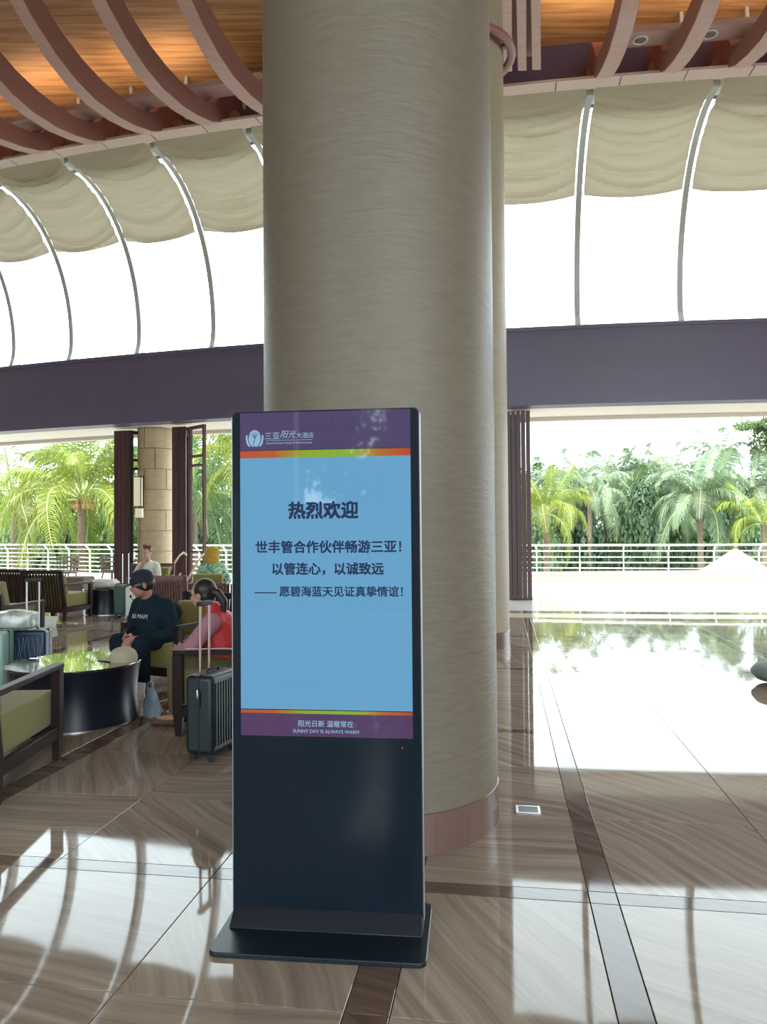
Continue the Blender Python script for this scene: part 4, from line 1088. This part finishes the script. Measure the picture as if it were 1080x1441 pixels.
# ---------------------------------------------------------------- people
def hand(q, wrist, fwd, side, up, s=1.0, curl=.9, thumb=1):
    """palm with four curled fingers and a thumb; vectors are unit; side = toward little finger"""
    w_ = Vector(wrist); f_ = Vector(fwd).normalized(); sd = Vector(side).normalized(); u_ = Vector(up).normalized()
    for k in range(4):
        a = w_+sd*(k-1.5)*.019*s; b = a+f_*.075*s
        q.cap(w_+sd*(k-1.5)*.011*s, b, .016*s, .013*s, 8)
        ln = (.040, .045, .042, .033)[k]*s
        c = b+(f_*math.cos(curl)-u_*math.sin(curl)).normalized()*ln; q.cap(b, c, .0095*s, .0085*s, 8)
        d = c+(f_*math.cos(curl*2)-u_*math.sin(curl*2)).normalized()*ln*.75; q.cap(c, d, .0085*s, .007*s, 8)
    tb = w_+f_*.02*s-sd*.024*s; tc_ = tb+(f_*.6-sd*.8*thumb).normalized()*.035*s; td = tc_+(f_*.9-u_*.3).normalized()*.03*s
    q.cap(tb, tc_, .013*s, .011*s, 8); q.cap(tc_, td, .011*s, .009*s, 8)
def head(q, c, yaw, pitch_, s=1.0):
    mx = Matrix.Translation(c) @ Matrix.Rotation(yaw, 4, 'Z') @ Matrix.Rotation(pitch_, 4, 'X')
    def e(cc, r): q.ell((0, 0, 0), (r[0]*s, r[1]*s, r[2]*s), 18, 12, mx @ Matrix.Translation(Vector(cc)*s))
    e((0, -.012, .025), (.076, .096, .088)); e((0, .03, -.04), (.055, .062, .068)); e((0, .055, -.085), (.028, .026, .022))
    e((0, .098, -.022), (.011, .016, .022)); e((0, .085, .0), (.009, .012, .03)); e((0, .084, -.062), (.024, .012, .007)); e((0, .083, -.053), (.021, .012, .006))
    e((.03, .075, .018), (.018, .012, .008)); e((-.03, .075, .018), (.018, .012, .008))
    e((.078, -.01, -.012), (.008, .02, .032)); e((-.078, -.01, -.012), (.008, .02, .032))
    return mx
def face_parts(parent, mx, s=1.0, lips=True):
    q = MB()
    for sx in (-1, 1): q.ell((0, 0, 0), (.011*s, .006*s, .005*s), 10, 6, mx @ Matrix.Translation(Vector((sx*.03, .083, .006))*s))
    obj('eyes', q, M_eye, parent, sm=True)
    q = MB()
    for sx in (-1, 1): q.bar(mx @ Vector((sx*.016, .089, .026))*1, mx @ Vector((sx*.046, .080, .028)), .006*s, .005*s)
    obj('eyebrows', q, M_hair, parent)
M_eye = mat('dark_eye', (.02, .015, .012), .2)

# seated man
mn = thing('person', 'man in navy cap and dark sweatshirt seated with hands clasped, looking down', 'person', (-2.09, 7.27, 0), math.radians(152))
hy = math.radians(-34)
q = MB()
hc = Vector((.0, .27, .975))
mxh = head(q, hc, hy, -.22, 1.0)
q.cap((0, .17, .80), (0, .235, .92), .055, .05)
q.cap((0, .0, .50), (0, .14, .76), .13, .12); q.cap((-.14, .14, .77), (.14, .14, .77), .06, .06)
for sx in (-1, 1):
    q.cap((sx*.17, .13, .77), (sx*.25, .15, .53), .048, .038); q.cap((sx*.25, .15, .53), (sx*.055, .42, .50), .036, .025)
    q.cap((sx*.09, .0, .47), (sx*.14, .43, .46), .08, .056); q.cap((sx*.14, .43, .46), (sx*.13, .40, .10), .05, .036); q.cap((sx*.13, .38, .06), (sx*.13, .50, .045), .036, .03)
hand(q, (-.055, .42, .50), (.55, .75, -.35), (.2, .3, -.9), (-.5, .4, .3), 1.0, .8)
hand(q, (.055, .42, .50), (-.65, .65, -.35), (-.2, .3, -.9), (.5, .5, .3), 1.0, .8)
remeshed('body', q, M_skin, mn, .0065, 2)
face_parts(mn, mxh)
q = MB()      # sweatshirt
q.cap((0, -.02, .47), (0, .10, .68), .185, .185); q.cap((0, .10, .66), (0, .14, .77), .18, .13); q.cap((-.15, .13, .775), (.15, .13, .775), .082, .082)
q.ell((0, .12, .60), (.17, .15, .17)); q.cap((-.08, -.03, .70), (.08, -.03, .70), .1, .1)
for sx in (-1, 1):
    q.cap((sx*.17, .13, .77), (sx*.262, .14, .53), .078, .066); q.cap((sx*.262, .14, .53), (sx*.11, .36, .505), .062, .045)
q.lathe([(.062, 0), (.075, .0), (.07, .03), (.06, .03)], 20, Matrix.Translation((0, .185, .835)) @ Matrix.Rotation(-.5, 4, 'X'))
sw = remeshed('sweatshirt', q, M_navy, mn, .011, 3)
# chest print: follows the chest front
me = text_mesh('50 MAPI', .05, .012, mat('faded_white_print', (.42, .47, .47), .8), .19, depth=.001)
for v in me.vertices:
    v.co.z += .006-.6*(v.co.x**2)
obj('chest_print', me, None, sw, loc=(.012, .283, .685), rot=(math.radians(72), 0, PI))
q = MB()
for sx in (-1, 1):
    q.cap((sx*.09, -.02, .47), (sx*.145, .42, .465), .105, .076); q.cap((sx*.145, .42, .465), (sx*.135, .39, .12), .078, .066)
q.cap((-.08, -.04, .46), (.08, -.04, .46), .11, .11)
remeshed('trousers', q, M_navy2, mn, .012, 3)
for sx in (-1, 1):
    q = MB(); q.cap((sx*.13, .36, .045), (sx*.135, .52, .036), .045, .036); q.cap((sx*.13, .36, .07), (sx*.13, .40, .07), .045, .04)
    for i, v in enumerate(q.v): q.v[i] = (v[0], v[1], max(v[2], 0))
    remeshed('shoe', q, M_navy2, mn, .01, 2)
q = MB(); q.ell((0, 0, 0), (.083, .10, .07), 20, 12, mxh @ Matrix.Translation((0, -.022, .0)))
remeshed('short_hair', q, M_hair, mn, .01, 2)
q = MB(); pr = [(.098, .0), (.099, .03), (.09, .07), (.066, .098), (.03, .112), (.003, .114)]
capx = mxh @ Matrix.Translation((0, -.01, .025)) @ Matrix.Diagonal((.93, 1.1, 1, 1))
q.lathe(pr, 28, capx); cp = obj('cap_crown', q, M_capn, mn, sm=True)
q = MB(); vs = []
for j in range(2):
    for i in range(13):
        a = math.radians(30+10*i); ca, sa = math.cos(a), math.sin(a)
        vs += [(.09*ca, .102*sa, .004+j*.005), (.085*ca, .11+.085*sa, -.02*max(0, sa)+j*.005)]
f = []
for i in range(12): f += [(2*i, 2*i+1, 2*i+3, 2*i+2), (26+2*i, 26+2*i+2, 26+2*i+3, 26+2*i+1), (2*i+1, 26+2*i+1, 26+2*i+3, 2*i+3), (2*i, 2*i+2, 26+2*i+2, 26+2*i)]
q.add(vs, f, mxh @ Matrix.Translation((0, -.01, .03))); obj('cap_brim', q, M_capn, mn, sm=True)
q = MB(); q.tube([mxh @ Vector(p) for p in ((-.035, .085, .088), (-.015, .094, .078), (.01, .097, .076), (.045, .083, .092))], [.002, .004, .004, .002], 5)
obj('cap_emblem', q, M_paper, cp)

# seated woman in red vest
wm_ = thing('person', 'woman with black ponytail in red vest and mauve sleeves seated behind the charcoal suitcase', 'person', (-1.20, 5.86, 0), math.radians(84))
q = MB(); hc = Vector((0, .19, .975)); mxw = head(q, hc, math.radians(-12), -.12, .95)
q.cap((0, .09, .82), (0, .14, .93), .045, .042); q.cap((0, 0, .48), (0, .08, .76), .11, .1); q.cap((-.12, .08, .79), (.12, .08, .79), .05, .05)
for sx in (-1, 1):
    q.cap((sx*.15, .08, .785), (sx*.235, .20, .60), .042, .034); q.cap((sx*.235, .20, .60), (sx*.07, .38, .56), .032, .023)
    q.cap((sx*.08, .0, .47), (sx*.11, .36, .46), .075, .052); q.cap((sx*.11, .36, .46), (sx*.10, .38, .10), .046, .034); q.cap((sx*.10, .38, .05), (sx*.10, .50, .04), .034, .028)
hand(q, (-.07, .38, .56), (.6, .5, -.5), (.2, .3, -.9), (-.5, .4, .3), .9, .7)
hand(q, (.07, .38, .56), (-.6, .5, -.5), (-.2, .3, -.9), (.5, .4, .3), .9, .7)
remeshed('body', q, M_skin2, wm_, .0075, 2)
face_parts(wm_, mxw, .95)
q = MB(); q.cap((0, -.01, .47), (0, .06, .70), .165, .16); q.cap((-.10, .06, .77), (.10, .06, .77), .085, .085); q.ell((0, .10, .70), (.14, .12, .12))
q.cap((0, .05, .80), (0, .10, .86), .075, .062)
remeshed('red_vest', q, M_red, wm_, .011, 3)
q = MB()
for sx in (-1, 1):
    q.cap((sx*.145, .07, .775), (sx*.245, .20, .60), .075, .058); q.cap((sx*.245, .20, .60), (sx*.09, .36, .56), .054, .038)
remeshed('mauve_sleeves', q, M_pink, wm_, .011, 3)
q = MB()
for sx in (-1, 1):
    q.cap((sx*.08, -.01, .47), (sx*.115, .36, .465), .10, .07); q.cap((sx*.115, .36, .465), (sx*.10, .37, .12), .066, .05)
q.cap((-.07, -.03, .465), (.07, -.03, .465), .1, .1)
remeshed('khaki_trousers', q, M_khaki, wm_, .012, 3)
for sx in (-1, 1):
    q = MB(); q.cap((sx*.10, .37, .035), (sx*.10, .53, .028), .038, .034)
    for i, v in enumerate(q.v): q.v[i] = (v[0], v[1], max(v[2], 0))
    remeshed('flat_shoe', q, mat('brown_shoe_leather', (.12, .07, .045), .6) if 'brown_shoe_leather' not in MATS else MATS['brown_shoe_leather'], wm_, .009, 2)
q = MB(); q.ell((0, 0, 0), (.084, .092, .088), 20, 12, mxw @ Matrix.Translation((0, -.026, .034))); q.ell((0, 0, 0), (.078, .05, .08), 16, 10, mxw @ Matrix.Translation((0, -.05, -.01)))
q.ell((0, 0, 0), (.035, .035, .035), 12, 8, mxw @ Matrix.Translation((0, -.12, .0)))
hb = mxw @ Vector((0, -.13, -.0)); q.cap(hb, hb+Vector((.0, -.05, -.07)), .034, .032); q.cap(hb+Vector((0, -.05, -.07)), hb+Vector((0, -.05, -.19)), .032, .014)
remeshed('ponytail_hair', q, M_hair, wm_, .009, 2)
tag(obj('white_cable', MB().tube([(-1.42, 5.50, .617), (-1.30, 5.485, .619), (-1.16, 5.50, .619), (-1.02, 5.48, .618)], .004, 6), M_white, sm=True), 'thin white cord lying on the arm of the woman\'s chair', 'cable')

# far woman with headscarf, seen from behind
fw = thing('person', 'woman in mustard headscarf and green patterned top seen from behind near terrace', 'person', (-2.95, 13.2, 0), math.radians(6))
q = MB(); mxf = head(q, Vector((0, .04, 1.07)), 0, -.1, 1.0)
q.cap((0, -.02, .5), (0, -.01, .82), .11, .1); q.cap((0, 0, .88), (0, .02, 1.05), .05, .045)
for sx in (-1, 1):
    q.cap((sx*.16, .0, .86), (sx*.23, .1, .62), .045, .036); q.cap((sx*.23, .1, .62), (sx*.12, .34, .62), .033, .025)
    q.cap((sx*.09, .0, .48), (sx*.11, .42, .46), .08, .055); q.cap((sx*.11, .42, .46), (sx*.1, .44, .06), .05, .036); q.cap((sx*.1, .44, .04), (sx*.1, .56, .035), .035, .03)
    hand(q, (sx*.12, .34, .62), (-sx*.3, .9, -.2), (0, .2, -.9), (sx*.9, 0, 0), 1, .5)
remeshed('body', q, M_skin2, fw, .011, 2)
q = MB(); q.ell((0, 0, 0), (.135, .13, .125), 20, 12, mxf @ Matrix.Translation((0, -.025, .02))); q.cap((0, -.01, 1.04), (0, -.02, .96), .12, .13)
remeshed('headscarf', q, M_yellow, fw, .014, 3)
q = MB(); q.cap((0, -.03, .48), (0, -.02, .78), .18, .18); q.cap((-.14, -.01, .84), (.14, -.01, .84), .09, .09); q.cap((0, -.01, .88), (0, 0, .96), .08, .06)
for sx in (-1, 1): q.cap((sx*.16, .0, .84), (sx*.25, .1, .62), .08, .07); q.cap((sx*.25, .1, .62), (sx*.16, .28, .62), .065, .05)
remeshed('patterned_top', q, M_greentop, fw, .014, 3)
q = MB()
for sx in (-1, 1): q.cap((sx*.09, -.01, .48), (sx*.115, .42, .465), .11, .08); q.cap((sx*.115, .42, .465), (sx*.10, .44, .10), .075, .06)
remeshed('trousers', q, M_navy2, fw, .014, 3)

# far person with bun, leaning on the table
fp = thing('person', 'person with brown hair bun in pale top facing the camera behind the man\'s cap', 'person', (-4.50, 14.75, 0), math.radians(176))
q = MB(); mxp = head(q, Vector((0, .12, 1.06)), 0, -.2, 1.0)
q.cap((0, -.02, .5), (0, .04, .78), .11, .1); q.cap((0, .06, .84), (0, .1, .98), .05, .045)
for sx in (-1, 1):
    q.cap((sx*.16, .05, .82), (sx*.22, .18, .58), .045, .036)
    q.cap((sx*.09, .0, .48), (sx*.11, .42, .46), .08, .055); q.cap((sx*.11, .42, .46), (sx*.1, .44, .06), .05, .036); q.cap((sx*.1, .44, .04), (sx*.1, .56, .035), .035, .03)
q.cap((.22, .18, .58), (.06, .2, .86), .033, .025); hand(q, (.06, .2, .86), (-.2, .1, .9), (.9, 0, 0), (0, 1, 0), 1, .7)
q.cap((-.22, .18, .58), (-.12, .4, .56), .033, .025); hand(q, (-.12, .4, .56), (.3, .9, 0), (-.9, 0, 0), (0, 0, 1), 1, .4)
remeshed('body', q, M_skin2, fp, .011, 2)
face_parts(fp, mxp)
q = MB(); q.ell((0, 0, 0), (.086, .095, .09), 20, 12, mxp @ Matrix.Translation((0, -.026, .036))); q.ell((0, 0, 0), (.05, .05, .045), 12, 8, mxp @ Matrix.Translation((.04, -.02, .13))); q.ell((0, 0, 0), (.04, .04, .035), 12, 8, mxp @ Matrix.Translation((-.05, -.02, .12)))
remeshed('bun_hair', q, M_brownhair, fp, .012, 2)
q = MB(); q.cap((0, -.03, .48), (0, .03, .76), .17, .165); q.cap((-.13, .04, .82), (.13, .04, .82), .08, .08)
for sx in (-1, 1): q.cap((sx*.16, .05, .81), (sx*.24, .17, .60), .07, .06)
remeshed('pale_top', q, M_greytop, fp, .014, 3)
q = MB()
for sx in (-1, 1): q.cap((sx*.09, -.01, .48), (sx*.115, .40, .465), .11, .08); q.cap((sx*.115, .40, .465), (sx*.10, .43, .10), .075, .06)
remeshed('trousers', q, M_navy2, fp, .014, 3)
armchair('far armchair the person with the bun sits in', (-4.50, 14.80, 0), math.radians(176), wood=M_chairwood_red, W=.66)
# pale sacks on the far table
crumple('cloth_sack', (-5.03, 13.82, .535), (.24, .2, .085), 11, M_greytop, 'pale crumpled cloth bag lying on the distant drum table', 'bag', .1)
crumple('cloth_sack', (-4.70, 13.72, .505), (.09, .10, .055), 12, mat('brown_soft_bag', (.22, .15, .11), .8), 'small brown soft bag beside the pale cloth bag on distant table', 'bag', .3)
# small round side table near the headscarf woman
t = thing('side_table', 'small dark framed side table right of the woman in headscarf', 'table', (-2.34, 13.0, 0))
obj('table_top', MB().box(-.22, .22, -.22, .22, .56, .585), M_steel, t, bevel=.004)
for sx in (-1, 1):
    for sy in (-1, 1): obj('leg', MB().box(sx*.2-.015, sx*.2+.015, sy*.2-.015, sy*.2+.015, 0, .56), M_darkmetal, t)
obj('paper_stack', MB().box(-.1, .1, -.08, .08, .585, .6), M_paper, t)

# ---------------------------------------------------------------- terrace furniture
def wicker(label, loc, rz):
    t = thing('wicker_armchair', label, 'chair', loc, rz, 'wicker armchairs on the terrace')
    q = MB()
    for z, r_ in ((.42, .27), (.55, .29), (.68, .30), (.80, .31)):
        pts = [(r_*math.cos(math.radians(a)), r_*math.sin(math.radians(a)), z-.10*(1 if a in (-20, 200) else 0)*(z > .6)) for a in range(160, 381, 20)]
        q.tube(pts, .024, 5)
    obj('back_hoops', q, M_wicker, t)
    q = MB()
    for a in range(160, 381, 20):
        c_, s_ = math.cos(math.radians(a)), math.sin(math.radians(a)); q.tube([(c_*.26, s_*.26, .40), (c_*.31, s_*.31, .80)], .016, 4)
    obj('back_spindles', q, M_wicker, t)
    obj('seat', MB().lathe([(.25, .38), (.28, .40), (.28, .43), (.24, .45)], 20), M_wicker, t, sm=True)
    for a in (45, 135, 225, 315):
        c_, s_ = math.cos(math.radians(a)), math.sin(math.radians(a)); obj('leg', MB().tube([(c_*.22, s_*.22, .39), (c_*.30, s_*.30, .0)], .02, 5), M_wicker, t)
    return t
wicker('wicker armchair on the terrace, leftmost, behind the slatted chairs', (-8.5, 20.6, 0), 2.6)
wicker('wicker armchair on the terrace in the middle, facing left', (-7.4, 20.9, 0), -.4)
wicker('wicker armchair on the terrace just left of the folded dark doors', (-6.45, 20.0, 0), 1.4)
t = thing('round_terrace_table', 'thin round metal table between the wicker armchairs', 'table', (-7.0, 20.3, 0))
obj('table_top', MB().lathe([(.35, .68), (.36, .69), (.35, .70)], 28), M_darkmetal, t, sm=True)
for a in (30, 150, 270): obj('leg', MB().tube([(0, 0, .68), (.28*math.cos(math.radians(a)), .28*math.sin(math.radians(a)), 0)], .012, 5), M_darkmetal, t)
t = thing('woven_ottoman', 'low brown woven ottoman on the terrace in front of the wicker chairs', 'ottoman', (-6.75, 16.9, 0), -.2)
obj('woven_body', MB().box(-.30, .30, -.24, .24, .10, .50), M_wicker, t, bevel=.05, seg=3)
for sx in (-.22, .22):
    for sy in (-.16, .16): obj('foot', MB().lathe([(.02, 0), (.025, .12)], 8, Matrix.Translation((sx, sy, 0))), M_darkmetal, t)

# pale rounded pouf at the right edge
t = thing('pouf', 'low pale grey rounded pouf on the bright floor at the right edge of the photo', 'pouf', (3.78, 7.15, 0))
obj('cushion', MB().lathe([(.20, .02), (.30, .04), (.35, .09), (.35, .12), (.31, .17), (.20, .195), (.02, .20)], 40), mat('grey_green_fabric', (.20, .24, .235), .8), t, sm=True)
obj('base_ring', MB().lathe([(.19, 0), (.21, .0), (.21, .03), (.19, .03)], 32), M_rubber, t, sm=True)
